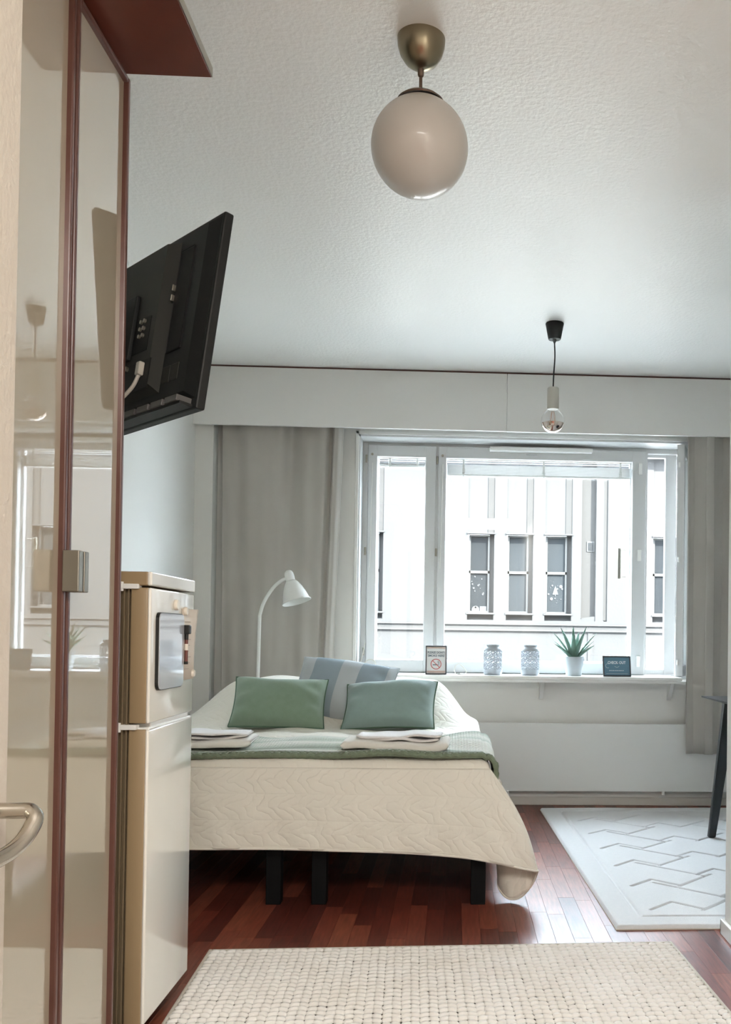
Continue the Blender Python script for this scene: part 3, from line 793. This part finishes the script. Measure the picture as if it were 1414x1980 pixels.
# ------------------------------------------------------------------ bed
bed = thing('bed', 'low black bed frame with square legs under the quilt', 'bed', (-.66, 4.66, 0))
BX0, BX1, BY0, BY1 = -1.46+.66, .135+.66, 3.755-4.66, 5.60-4.66
MB().box(BX0, BX1, BY0, BY1, .225, .29, .004).build('frame', 'bed_black', bed)
MB().box(BX0+.005, BX1-.005, BY0+.005, BY1, .29, .555, .04, 4).build('mattress', 'mattress_cloth', bed, True)
lm = MB().box(-.029, .029, -.029, .029, 0, .226, .003).mesh('leg', 'bed_black')
for lx in (.106, -.522, -.70, -1.42):
    for ly in (3.80, 5.56): link('leg', lm, bed, (lx+.66, ly-4.66, 0))

def bulge(x, y):
    rise = ss(4.85, 5.28, y)*(1-.55*ss(5.42, 5.60, y))
    side = ss(-1.50, -1.17, x)*(1-ss(-.12, .145, x))
    mid = 1-.18*math.exp(-((x+.66)/.10)**2)
    w = .008*math.sin(9*x+3*y)+.006*math.sin(17*x-6*y+1)+.006*math.sin(23*y+5*x)
    return .235*rise*side*mid + w*ss(3.8, 4.1, y)
ZB = .566
sp = thing('bedspread', 'cream white quilted bedspread hanging over the bed edges', 'bedspread', (-.66, 4.66, ZB))
ox, oy = -.66, 4.66
b = MB()
TX0, TX1, TY0, TY1 = -1.475, .145, 3.742, 5.612
def top_pt(x, y):
    ex = min(x-TX0, TX1-x); ey = y-TY0
    r = .035
    d = 0
    if ex < r: d += r-math.sqrt(max(0, r*r-(r-ex)**2))
    if ey < r: d += r-math.sqrt(max(0, r*r-(r-ey)**2))
    return Vector((x-ox, y-oy, bulge(x, y)-min(d, r)+.012))
def edge_x(u):   # denser near the edges
    return u
xs = [TX0+(TX1-TX0)*k/90 for k in range(91)]; xs = sorted(set(xs+[TX0+.004, TX0+.012, TX1-.004, TX1-.012]))
ys = [TY0+(TY1-TY0)*k/100 for k in range(101)]; ys = sorted(set(ys+[TY0+.004, TY0+.012]))
nx_, ny_ = len(xs), len(ys)
b.grid(nx_, ny_, lambda u, v: top_pt(xs[round(u*(nx_-1))], ys[round(v*(ny_-1))]), lambda u, v: (xs[round(u*(nx_-1))], ys[round(v*(ny_-1))]))
top = b.build('top_cloth', 'quilt', sp, True, angle=180)
# skirt: rows between the top edge path and a hem path. (top point, hem point, bulge out)
TE = ZB+.012-.035
key = [  # s, top(x,y), hem(x,y,z)
    (-1.475, 3.742, -1.50, 3.69, .245), (-1.2, 3.742, -1.20, 3.70, .24), (-.95, 3.742, -.96, 3.685, .238), (-.7, 3.742, -.70, 3.70, .236),
    (-.45, 3.742, -.45, 3.69, .232), (-.2, 3.742, -.19, 3.70, .222), (.0, 3.742, .02, 3.695, .208), (.10, 3.742, .14, 3.69, .192),
    (.138, 3.742, .24, 3.695, .170), (.145, 3.746, .325, 3.71, .150), (.145, 3.75, .338, 3.745, .138), (.145, 3.756, .32, 3.79, .075), (.145, 3.765, .275, 3.80, .022), (.145, 3.785, .225, 3.815, .015),
    (.145, 3.83, .19, 3.87, .05), (.145, 3.95, .20, 3.98, .10), (.145, 4.2, .19, 4.2, .115), (.145, 4.5, .21, 4.5, .11), (.145, 4.8, .19, 4.8, .115), (.145, 5.1, .205, 5.1, .11), (.145, 5.4, .19, 5.4, .115), (.145, 5.612, .19, 5.612, .115)]
tops = catmull([(k[0], k[1], 0) for k in key], 8); hems = catmull([(k[2], k[3], k[4]) for k in key], 8)
def top_clamp(p):
    x = min(max(p.x, TX0), TX1); y = min(max(p.y, TY0), TY1); q = top_pt(x, y); return Vector((q.x+ox, q.y+oy, q.z+ZB))
n = len(tops)
ulen = [0]
for i in range(1, n): ulen.append(ulen[-1]+(hems[i]-hems[i-1]).length)
b = MB()
def skirt(u, v):
    i = round(u*(n-1)); T = top_clamp(tops[i]); Hh = hems[i]
    p = T.lerp(Hh, v)
    # cloth falls over the rounded edge first, then straight
    out = Vector((Hh.x-T.x, Hh.y-T.y, 0))
    k = math.sin(PI*min(1, v))*.16
    p += out*k
    wob = .006*math.sin(18*ulen[i]+6*v)*v + .004*math.sin(41*ulen[i]-9*v)*v
    p.y += wob*(1 if T.y < 3.76 else 0); p.x += wob*(1 if T.y >= 3.76 else 0)
    return (p.x-ox, p.y-oy, p.z-ZB)
b.grid(n, 34, skirt, lambda u, v: (ulen[round(u*(n-1))], -v*.34))
sk = b.build('hanging_skirt', 'quilt', sp, True, angle=180); solid(sk, .004, 0)
# hem binding along the lower edge
MB().tube([(h_.x-ox, h_.y-oy, h_.z-ZB) for h_ in hems], .005, 6).build('hem', 'quilt', sp, True)
b = MB()
b.grid(60, 8, lambda u, v: (TX0-ox-.02*v, TY0+(TY1-TY0)*u-oy, top_pt(TX0, TY0+(TY1-TY0)*u).z-.30*v), lambda u, v: (u*1.9, v*.3)); b.build('wall_side_skirt', 'quilt', sp, True)
b = MB()
b.grid(60, 8, lambda u, v: (TX0+(TX1-TX0)*u-ox, TY1-oy+.015*v, top_pt(TX0+(TX1-TX0)*u, TY1).z-(.30+bulge(TX0+(TX1-TX0)*u, TY1))*v), lambda u, v: (u*1.6, v*.3)); b.build('head_side_skirt', 'quilt', sp, True)

# knitted throw across the foot of the bed
th = thing('knitted_throw', 'green and cream knitted throw across the foot of the bed', 'blanket', (-.66, 4.1, ZB))
def throw_pt(u, v):
    x = -1.47+1.70*u; y0 = 3.752+.012*math.sin(7*x)+.006*math.sin(19*x); y1 = 4.44+.03*math.sin(3*x+1)-.06*u
    y = y0+(y1-y0)*v
    z = ZB+.024+bulge(min(x, .1), y)+.006*math.sin(5*x+9*y)+.004*math.sin(13*x-7*y)
    z += .010*math.exp(-((v-.03)/.03)**2)          # thick rolled rim
    if x > .125:
        k = x-.125; x = .125+.045*math.sin(min(1, k/.06)*PI/2); z -= .008+max(0, k-.02)*1.05
    return (x+.66, y-4.1, z-ZB)
b = MB(); b.grid(150, 50, throw_pt, lambda u, v: (u*1.0, v))
o = b.build('knit', 'knit_throw', th, True, angle=180); solid(o, .014, 0)
rim = [throw_pt(k/200, 0) for k in range(201)]
b = MB(); b.tube([(p[0], p[1]-.004, p[2]-.003+.0025*math.sin(k*1.6)) for k, p in enumerate(rim)], [.011+.002*math.sin(k*1.6) for k in range(201)], 8); b.build('rim', 'throw_green', th, True)
b = MB()
for k in range(9):
    p = throw_pt(1.0, k/8)
    b.tube(catmull([(p[0], p[1], p[2]), (p[0]+.016, p[1]-.01, p[2]-.004), (p[0]+.022, p[1], p[2]-.018), (p[0]+.008, p[1]+.01, p[2]-.016), (p[0]-.002, p[1]+.004, p[2]-.006)], 4), .0035, 6)
b.build('fringe_loops', 'rug_binding', th, True)

# cushions
def cushion(label, cx, cy, cz, w, h, t, lean, yawd, rolld, m, pm, group=None, stripe=None, dents=1.0, seed=0):
    root = thing('cushion', label, 'cushion', (cx, cy, cz), 0, group)
    Mx = Matrix.Rotation(R(yawd), 4, 'Z') @ Matrix.Rotation(R(-lean), 4, 'X') @ Matrix.Rotation(R(rolld), 4, 'Y')
    root.rotation_euler = Mx.to_euler()
    rr = random.Random(seed); ph = [rr.random()*6 for _ in range(6)]
    a, c = w/2, h/2
    def pt(u, v, s):
        U, V = 2*u-1, 2*v-1
        x = a*U*(1-.055*(1-V*V)); z = c*V*(1-.075*(1-U*U))
        e = max(0, (1-abs(U)**3.2)*(1-abs(V)**3.2))
        y = s*t/2*e**.52
        wr_ = .006*dents*math.sin(9*U*V+ph[0])*e + .010*dents*math.exp(-((abs(U)-.8)/.14)**2)*math.sin(11*V+ph[1]+U*3)*e**.5*.6
        y += s*wr_ - .020*dents*(V-.2)*s*e*.0
        z += .012*dents*math.sin(2.2*U+ph[2])*(1 if V > 0 else .3)*abs(V)
        return (x, y, z+c)
    for s, nm in ((-1, 'front_cover'), (1, 'back_cover')):
        b = MB(); b.grid(40, 30, lambda u, v: pt(u, v, s))
        b.build(nm, m, root, True, angle=180)
    ring = [pt(k/24, 0, 0) for k in range(25)]+[pt(1, k/16, 0) for k in range(1, 17)]+[pt(1-k/24, 1, 0) for k in range(1, 25)]+[pt(0, 1-k/16, 0) for k in range(1, 17)]
    MB().tube(ring, .0045, 6).build('piping', pm, root, True)
    if stripe:
        for (u0, u1) in stripe:
            b = MB(); b.grid(14, 30, lambda u, v: (lambda q: (q[0], q[1]-.0018, q[2]))(pt(u0+(u1-u0)*u, .004+.992*v, -1)))
            b.build('stripe', 'cushion_pale', root, True, angle=180)
    return root
cushion('green rectangular velvet cushion, left of the front pair on the bed', -.895, 4.83, .588, .475, .30, .20, 38, 4, 1.5, 'cushion_green', 'piping_green', 'green cushions', seed=1)
cushion('sage green rectangular velvet cushion, right of the front pair on the bed', -.335, 4.83, .588, .475, .285, .20, 38, -5, -1.0, 'cushion_sage', 'piping_green', 'green cushions', seed=2)
cushion('grey blue striped cushion propped behind the green ones', -.63, 5.00, .60, .54, .40, .17, 38, -6, 6.0, 'cushion_grey', 'cushion_pale', None, [(.0, .16), (.46, .66), (.93, 1.0)], seed=3)

# folded towels
def towel(label, cx, cy, cz, w, d, h, rz, m, group, seed, layers=2):
    root = thing('folded_towel', label, 'towel', (cx, cy, cz), R(rz), group)
    rr = random.Random(seed)
    lh = h/layers
    for L in range(layers):
        ph = [rr.random()*6 for _ in range(5)]
        ww, dd = w*(1-.03*rr.random()), d*(1-.04*rr.random())
        ex = rr.random()*.012-.006
        b = MB(); NU, NA = 40, 24
        def fn(u, v):
            X = (u-.5)*ww+ex
            a = 2*PI*v
            end = min(1.0, (min(u, 1-u)/.03)) ; end = math.sqrt(max(0, 1-(1-end)**2))*.85+.15
            cy_ = math.cos(a); sy_ = math.sin(a)
            Y = (dd/2)*math.copysign(abs(cy_)**.35, cy_)
            Z = lh*L+lh/2+(lh*.54)*math.copysign(abs(sy_)**.5, sy_)*end
            Z += .005*math.sin(6*u+ph[0]+Y*6)+.003*math.sin(15*u+ph[1]) + .006*(abs(2*u-1)**4)
            Y += .006*math.sin(7*u+ph[2])
            return (X, Y, max(Z, .0))
        vs = b.grid(NU, NA+1, fn)
        for row in (vs[0], vs[-1]):
            try: b.bm.faces.new(row[:-1])
            except Exception: pass
        b.build('fold', m, root, True, weld=1e-5, angle=180)
    return root
zt = ZB+.034
towel('larger cream folded towel under the small one on the right', -.235, 3.93, zt, .44, .24, .034, -2, 'towel_cream', 'folded towels', 1, 1)
towel('small pinkish white folded towel on top of the right pile', -.225, 3.95, zt+.033, .35, .19, .026, -1, 'towel_white', 'folded towels', 2, 2)
towel('larger cream folded towel under the small one beside the fridge', -1.06, 3.98, zt, .46, .24, .032, 4, 'towel_cream', 'folded towels', 3, 1)
towel('small pinkish white folded towel on the pile beside the fridge', -1.06, 4.00, zt+.031, .42, .20, .022, 5, 'towel_white', 'folded towels', 4, 2)

# ------------------------------------------------------------------ rugs
rg = thing('braided_rug', 'cream braided wool rug on the floor in the foreground', 'rug', (.035, 2.10, 0), R(2.6))
RW, RL = 1.575, 2.30
rt = 3.245-2.10
MB().box(-RW/2+.006, RW/2-.006, rt-RL+.006, rt-.006, .0, .009).build('backing', 'jute', rg)
MB().box(-RW/2, -RW/2+.012, rt-RL, rt, 0, .014, .004).box(RW/2-.012, RW/2, rt-RL, rt, 0, .014, .004).box(-RW/2+.01, RW/2-.01, rt-.012, rt, 0, .014, .004).box(-RW/2+.01, RW/2-.01, rt-RL, rt-RL+.012, 0, .014, .004).build('binding', 'rug_binding', rg)
# one stitch: slanted plump loop
cw, ch = .0262, .0310
nc = int((RW-.026)/cw); nr = int((RL-.026)/ch); cw = (RW-.026)/nc
verts, faces = [], []
tmpl = []
NA_, NB_ = 7, 4
for i in range(NB_+1):
    for k in range(NA_):
        tt = i/NB_; a = 2*PI*k/NA_
        rr_ = (.30+.70*math.sin(PI*(.10+.80*tt))**.7)
        tmpl.append((tt-.5, math.cos(a)*rr_, math.sin(a)*rr_))
tf = []
for i in range(NB_):
    for k in range(NA_): tf.append((i*NA_+k, i*NA_+(k+1) % NA_, (i+1)*NA_+(k+1) % NA_, (i+1)*NA_+k))
tf.append(tuple(range(NA_))[::-1]); tf.append(tuple(NB_*NA_+k for k in range(NA_)))
rs = random.Random(11)
for c in range(nc):
    x0 = -nc*cw/2+cw*(c+.5); slant = 1 if c % 2 == 0 else -1
    for r in range(nr):
        y0 = rt-.014-ch*(r+.5) + (rs.random()-.5)*.005
        L = cw*1.20*(1+.16*(rs.random()-.5)); wy = ch*.415*(1+.2*(rs.random()-.5)); hz = .0095*(1+.3*(rs.random()-.5))
        an = slant*R(33+8*(rs.random()-.5)); ca, sa = math.cos(an), math.sin(an)
        xx = x0+(rs.random()-.5)*.003; base = len(verts)
        for (p, q, w_) in tmpl:
            X, Y = p*L, q*wy
            verts.append((xx+X*ca-Y*sa, y0+X*sa+Y*ca, .010+max(-.003, w_*hz)))
        faces += [tuple(base+i for i in f) for f in tf]
me = bpy.data.meshes.new('wool_stitches'); me.from_pydata(verts, [], faces); me.materials.append(MATS['wool_cream'])
me.polygons.foreach_set('use_smooth', [True]*len(me.polygons))
o = link('wool_stitches', me, rg); o['kind'] = 'stuff'

# carved white rug: pile surface with grooves cut in
br = thing('carved_rug', 'white rug with carved zigzag lines under the table', 'rug', (1.40, 4.65, 0), R(1.6))
BW2, BL2 = .83, 1.185
segs = []
rr = random.Random(4)
ix, iy = BW2-.115, BL2-.115
segs += [((-ix, -iy), (ix, -iy)), ((-ix, iy), (ix, iy)), ((-ix, -iy), (-ix, iy)), ((ix, -iy), (ix, iy))]
st_ = .185
for i in range(-5, 6):
    for j in range(-7, 8):
        bx, by = i*st_*1.15+(j % 2)*st_*.5, j*st_*.95
        kind = (i*3+j*2) % 4
        d1, d2 = Vector((.12, .12)), Vector((.12, -.12))
        if kind == 0: cand = [(Vector((bx, by))-d1, Vector((bx, by))+d1*.6)]
        elif kind == 1: cand = [(Vector((bx, by))-d1*.9, Vector((bx, by))), (Vector((bx, by)), Vector((bx, by))+d2*.8)]
        elif kind == 2: cand = [(Vector((bx, by))-d2, Vector((bx, by))+d2*1.1)]
        else: cand = []
        for p, q in cand:
            if max(abs(p.x), abs(q.x)) < ix-.02 and max(abs(p.y), abs(q.y)) < iy-.02: segs.append((tuple(p), tuple(q)))
import numpy as np
gx = np.arange(-BW2, BW2+1e-6, .0055); gy = np.arange(-BL2, BL2+1e-6, .0055)
GX, GY = np.meshgrid(gx, gy, indexing='ij')
GZ = np.full(GX.shape, .0165)
dmin = np.full(GX.shape, 9.0)
for (p, q) in segs:
    p = np.array(p); q = np.array(q); d = q-p; L2 = float(d@d)
    t = np.clip(((GX-p[0])*d[0]+(GY-p[1])*d[1])/L2, 0, 1)
    dd = np.hypot(GX-p[0]-t*d[0], GY-p[1]-t*d[1]); dmin = np.minimum(dmin, dd)
GZ -= .0115*np.clip(1-(dmin/.0078)**2, 0, 1)**.7
GZ += .0009*np.sin(GX*9+GY*5)
edge = np.minimum(BW2-np.abs(GX), BL2-np.abs(GY)); GZ -= .013*np.clip(1-edge/.010, 0, 1)**2
nxg, nyg = GX.shape
V = np.stack([GX, GY, GZ], -1).reshape(-1, 3)
idx = np.arange(nxg*nyg).reshape(nxg, nyg)
Fq = np.stack([idx[:-1, :-1], idx[1:, :-1], idx[1:, 1:], idx[:-1, 1:]], -1).reshape(-1, 4)
me = bpy.data.meshes.new('pile'); me.from_pydata(V.tolist(), [], Fq.tolist()); me.materials.append(MATS['rug_white'])
me.polygons.foreach_set('use_smooth', [True]*len(me.polygons))
link('pile', me, br)
MB().box(-BW2-.002, BW2+.002, -BL2-.002, BL2+.002, 0, .004, .001).build('backing', 'rug_back', br)

# ------------------------------------------------------------------ table
tb = thing('table', 'black table with tapered slanting legs behind the wall corner', 'table', (1.90, 4.60, .0185))
# top with an under-bevelled edge
t = MB(); bmt = t.bm
def ring(x0, x1, y0, y1, z): return [bmt.verts.new(p) for p in ((x0, y0, z), (x1, y0, z), (x1, y1, z), (x0, y1, z))]
r0 = ring(-.585, .585, -.385, .385, .745); r1 = ring(-.585, .585, -.385, .385, .738); r2_ = ring(-.50, .50, -.31, .31, .715)
bmt.faces.new(r0); bmt.faces.new(r2_[::-1])
for a, c in ((r1, r0), (r2_, r1)):
    for i in range(4): bmt.faces.new((a[i], a[(i+1) % 4], c[(i+1) % 4], c[i]))
t.build('table_top', 'table_black', tb)
for sx in (-1, 1):
    for sy in (-1, 1):
        a = Vector((sx*.455, sy*.30, .722)); c = Vector((sx*.53, sy*.36, 0))
        b = MB(); q = b.bm
        A = [q.verts.new((a.x+i*.034, a.y+j*.026, a.z)) for i, j in ((-1, -1), (1, -1), (1, 1), (-1, 1))]
        Bv = [q.verts.new((c.x+i*.019, c.y+j*.016, c.z)) for i, j in ((-1, -1), (1, -1), (1, 1), (-1, 1))]
        q.faces.new(A); q.faces.new(Bv[::-1])
        for i in range(4): q.faces.new((Bv[i], Bv[(i+1) % 4], A[(i+1) % 4], A[i]))
        bmesh.ops.bevel(q, geom=q.edges[:], offset=.004, segments=2, affect='EDGES')
        b.build('leg', 'table_black', tb)
MB().box(-.44, .44, -.29, -.27, .65, .717).box(-.44, .44, .27, .29, .65, .717).build('apron', 'table_black', tb)

# ------------------------------------------------------------------ things on the window shelf
SZ = .822
def framed_sign(name, label, x, y, w, h, lean, rz, bgm, frm):
    root = thing(name, label, 'sign', (x, y, SZ), R(rz))
    tilt = bpy.data.objects.new('panel', None)
    root.rotation_euler = (R(-lean), 0, R(rz))
    e = .007
    for (x0, x1, z0, z1) in ((-w/2, -w/2+e, 0, h), (w/2-e, w/2, 0, h), (-w/2+e, w/2-e, 0, e), (-w/2+e, w/2-e, h-e, h)):
        MB().box(x0, x1, -.008, .008, z0, z1, .001).build('frame_bar', frm, root)
    MB().box(-w/2+e, w/2-e, -.003, .004, e, h-e).build('sheet', bgm, root)
    MB().prism([(.006, h*.62), (.008, h*.62), (.055, .0035+math.tan(R(lean))*.055), (.050, .002+math.tan(R(lean))*.05)], -.012, .012, 'x').build('easel_back', frm, root)
    return root
def put_text(root, txt, size, m, x, z, y=-.0036, bold=0.0, sx=1.0):
    me = text_mesh(txt, size, m, bold=bold)
    o = link('lettering', me, root, (x, y, z)); o.rotation_euler = (R(90), 0, 0); o.scale = (sx, 1, 1)
    return o
s1 = framed_sign('no_smoking_sign', 'small framed no smoking sign standing on the window shelf', -.115, 5.90, .131, .18, 8, 3, 'sign_paper', 'sign_frame')
put_text(s1, "PLEASE DON'T", .0185, 'sign_ink', 0, .137, bold=.0004, sx=.88)
put_text(s1, "SMOKE HERE", .0195, 'sign_ink', 0, .117, bold=.0004, sx=.92)
for zz in (.0125, .0195): MB().box(-.056, .056, -.0038, -.003, zz, zz+.0028).build('stripe', 'sign_orange', s1)
MB().box(-.056, .056, -.0038, -.003, .165, .168).build('stripe', 'sign_orange', s1)
ringp = [(0+.031*math.cos(2*PI*k/40), -.0035, .065+.031*math.sin(2*PI*k/40)) for k in range(41)]
b = MB(); b.tube(ringp, .0024, 6); b.tube([(-.021, -.004, .086), (.021, -.004, .044)], .0022, 6); b.build('prohibition_ring', 'sign_red', s1)
b = MB().box(-.021, .010, -.0042, -.003, .058, .0635).box(.012, .0155, -.0042, -.003, .058, .0635).box(.017, .019, -.0042, -.003, .058, .0635)
b.tube(catmull([(.013, -.0035, .067), (.015, -.0035, .073), (.010, -.0035, .078), (.013, -.0035, .085)], 5), .0012, 5).tube(catmull([(.018, -.0035, .067), (.02, -.0035, .074), (.016, -.0035, .079), (.019, -.0035, .084)], 5), .0012, 5)
b.build('cigarette', 'sign_ink', s1)
s2 = framed_sign('check_out_sign', 'blue framed check-out sign standing beside the aloe plant', 1.02, 5.90, .178, .13, 12, 4, 'chalk_blue', 'sign_frame')
put_text(s2, "CHECK", .0245, 'print_white', -.026, .088, bold=.0006, sx=.80)
put_text(s2, "-", .0245, 'print_pink', .007, .088, bold=.0006, sx=.80)
put_text(s2, "OUT", .0245, 'print_white', .036, .088, bold=.0006, sx=.80)
rr = random.Random(9); xx = -.050
b = MB()
while xx < .045:
    w_ = .003+rr.random()*.006; b.box(xx, xx+w_, -.0038, -.003, .036, .0395); xx += w_+.0025
b.build('fine_print', 'print_white', s2)
b = MB(); b.tube([(-.058+.014*math.cos(R(a)), -.0032, .068+.014*math.sin(R(a))) for a in range(60, 320, 20)], .0012, 5)
b.tube(catmull([(-.015, -.0032, .066), (.0, -.0032, .058), (.015, -.0032, .066)], 5), .0010, 5).tube([(-.07, -.0032, .018), (.07, -.0032, .018)], .0008, 5)
b.build('ornament', 'clear_line', s2)

# pierced ceramic lanterns
def lantern_mesh():
    """wall with real openings: lattice of diagonal ribs, petals and rings between two solid bands"""
    b = MB(); r, z0, z1 = .056, .034, .156
    n = 10; rows = 4
    dz = (z1-z0)/rows; rb = .0029
    def cyl_pt(a, z, rr=r): return (rr*math.cos(a), rr*math.sin(a), z)
    for i in range(n):
        for j in range(rows):
            a0, a1 = 2*PI*i/n, 2*PI*(i+1)/n; za, zb = z0+dz*j, z0+dz*(j+1)
            am, zm = (a0+a1)/2, (za+zb)/2
            # four bowed ribs of the diamond
            for (p, q) in (((a0, zm), (am, zb)), ((am, zb), (a1, zm)), ((a1, zm), (am, za)), ((am, za), (a0, zm))):
                mid = ((p[0]+q[0])/2+(am-(p[0]+q[0])/2)*.28, (p[1]+q[1])/2+(zm-(p[1]+q[1])/2)*.28)
                b.tube([cyl_pt(*p), cyl_pt(*mid), cyl_pt(*q)], [rb, rb*.9, rb], 6)
            # cross ribs at the corners
            b.tube([cyl_pt(a0, za-.002), cyl_pt(a0+(am-a0)*.55, za+(zm-za)*.55)], rb*.85, 6)
            b.tube([cyl_pt(a1, za-.002), cyl_pt(a1+(am-a1)*.55, za+(zm-za)*.55)], rb*.85, 6)
            b.tube([cyl_pt(a0, zb+.002), cyl_pt(a0+(am-a0)*.55, zb+(zm-zb)*.55)], rb*.85, 6)
            b.tube([cyl_pt(a1, zb+.002), cyl_pt(a1+(am-a1)*.55, zb+(zm-zb)*.55)], rb*.85, 6)
    return b.mesh('lattice', 'ceramic_grey', True)
lat = lantern_mesh()
lo_ = MB().lathe([(0, 0), (.051, 0), (.0555, .006), (.0595, .02), (.0595, .036), (.053, .036), (.050, .012), (0, .010)], 40).mesh('lower_band', 'ceramic_grey', True)
hi_ = MB().lathe([(.053, .153), (.0595, .153), (.0585, .162), (.052, .172), (.0455, .176), (.0455, .180), (.0475, .182), (.0475, .190), (.040, .190), (.040, .176), (.050, .166), (.053, .153)], 40).mesh('neck_rim', 'ceramic_grey', True)
for (lx, lab) in ((.240, 'pierced grey ceramic lantern beside the no smoking sign'), (.475, 'pierced grey ceramic lantern nearer the aloe plant')):
    t = thing('pierced_lantern', lab, 'lantern', (lx, 5.95, SZ), 0, 'pierced ceramic lanterns')
    link('lower_band', lo_, t); link('lattice', lat, t); link('neck_rim', hi_, t)

# potted aloe
pl = thing('potted_aloe', 'spiky green aloe in a pale grey pot on the shelf', 'potted plant', (.752, 5.95, SZ))
o = MB().lathe([(0, 0), (.047, 0), (.049, .003), (.066, .118), (.0665, .121), (.062, .121), (.0605, .108), (0, .108)], 40).build('pot', 'pot_grey', pl, True)
MB().lathe([(0, .112), (.03, .111), (.0608, .107)], 24).build('soil', 'soil', pl, True)
LEAVES = [(-.006, -.9, .205, .044, 12, -1), ]
rr = random.Random(2)
def leaf(az, tilt, L, w, curve, z0=.105, r0=.012):
    b = MB(); N = 12
    def fn(u, v):
        s = u; wd = w*(math.sin(PI*min(1, .16+.55*s)))**.8*(1-s)**.62+.0004
        ang = tilt+curve*s
        rad_ = r0; zz = 0
        # integrate the bending spine
        K = 12; rad_ = r0; zz = z0
        for k in range(int(round(s*K))):
            a_ = R(tilt+curve*(k/K)); rad_ += L/K*math.sin(a_); zz += L/K*math.cos(a_)
        a2 = 2*PI*v; side = math.cos(a2)*wd/2; dep = math.sin(a2)*wd*.24 + (abs(math.cos(a2))**2)*wd*.16
        an_ = R(ang)
        nx, nz = math.cos(an_), -math.sin(an_)       # outward normal in the (radial,z) plane
        rr_ = rad_-dep*nx; z_ = zz-dep*nz
        ca, sa = math.cos(az), math.sin(az)
        return (rr_*ca-side*sa, rr_*sa+side*ca, z_)
    b.grid(13, 13, fn)
    return b.build('leaf', 'aloe_green', pl, True, weld=1e-6, angle=180)
F_ = -PI/2
for az, tl, L, w, cu in ((F_-.15, 16, .165, .058, 10), (F_-1.25, 44, .155, .044, 18), (F_+1.3, 46, .150, .046, 16), (F_-1.55, 30, .215, .036, 14), (F_+1.55, 32, .215, .034, 14), (F_-1.0, 22, .225, .04, 10),
                         (F_+1.0, 17, .225, .042, 6), (F_+.5, 24, .19, .044, 8), (PI/2-.4, 24, .20, .044, 14), (PI/2+.5, 26, .215, .04, 14), (PI/2+1.2, 40, .17, .04, 14), (PI/2-1.2, 42, .175, .04, 14), (PI/2, 8, .215, .04, 6)):
    leaf(az, tl, L, w, cu)

# white adapter box and cables
ad = thing('power_adapter', 'small white adapter box with cord at the left end of the shelf', 'adapter', (-.465, 5.92, SZ))
MB().box(-.083, .083, -.022, .022, 0, .040, .006, 3).build('case', 'white_plastic', ad, True)
MB().tube(catmull([(-.03, .022, .03), (-.035, .05, .075), (-.075, .07, .085), (-.12, .08, .045), (-.15, .06, .004)], 8), .003, 8).build('cord', 'cable_white', ad, True)
MB().tube(catmull([(-.08, 0, .01), (-.11, .0, .003), (-.135, .02, .02), (-.12, .09, .10), (-.105, .14, .19)], 8), .003, 8).build('cord', 'cable_white', ad, True)
cc = thing('charging_cable', 'thin white cable coil beside the no smoking sign', 'cable', (.03, 5.95, SZ))
MB().tube(catmull([(-.03, 0, .004), (.0, -.02, .006), (.03, -.01, .004), (.045, .01, .02), (.02, .02, .05), (-.005, .02, .068), (-.025, .02, .05), (-.03, .0, .02), (-.01, -.02, .003), (.02, -.025, .004)], 8), .0022, 8).build('coil', 'cable_white', cc, True)
MB().box(.004, .024, -.032, -.020, .0, .010, .002).build('plug', 'white_plastic', cc)

# ------------------------------------------------------------------ door at the left edge
dr = structure_root('door_1', 'cream painted door standing open at the left edge', (-.536, 1.17, 0))
MB().box(-.04, 0, -.85, 0, .01, 2.06, .002).build('leaf', 'door_paint', dr)
hp = MB().lathe([(0, 0), (.026, 0), (.026, .004), (.022, .008), (.012, .009), (0, .009)], 32, Matrix.Translation((0, -.063, .858)) @ Matrix.Rotation(R(90), 4, 'Y'))
hp.build('handle_rose', 'nickel', dr, True)
hp = MB().lathe([(0, 0), (.024, 0), (.024, .004), (.020, .008), (0, .009)], 32, Matrix.Translation((0, -.063, .785)) @ Matrix.Rotation(R(90), 4, 'Y')).box(.008, .012, -.067, -.059, .775, .796)
hp.build('keyhole_rose', 'nickel', dr, True)
pts = [(.004, -.050, .8605), (.025, -.050, .8605), (.044, -.050, .861)]+catmull([(.050, -.051, .8605), (.0575, -.056, .855), (.058, -.064, .846), (.055, -.078, .834), (.050, -.095, .825), (.044, -.115, .820), (.038, -.140, .818), (.034, -.165, .818)], 6)
MB().tube(pts, .0092, 14).build('lever_handle', 'nickel', dr, True)

# unseen hall lamp, added as warm fill for the room
hl = thing('hall_fill_lamp', 'unseen square ceiling light panel added in the hall as fill', 'ceiling lamp', (.2, -.55, 2.70))
MB().box(-.6, .6, -.6, .6, -.09, 0).build('housing', 'lamp_white', hl)
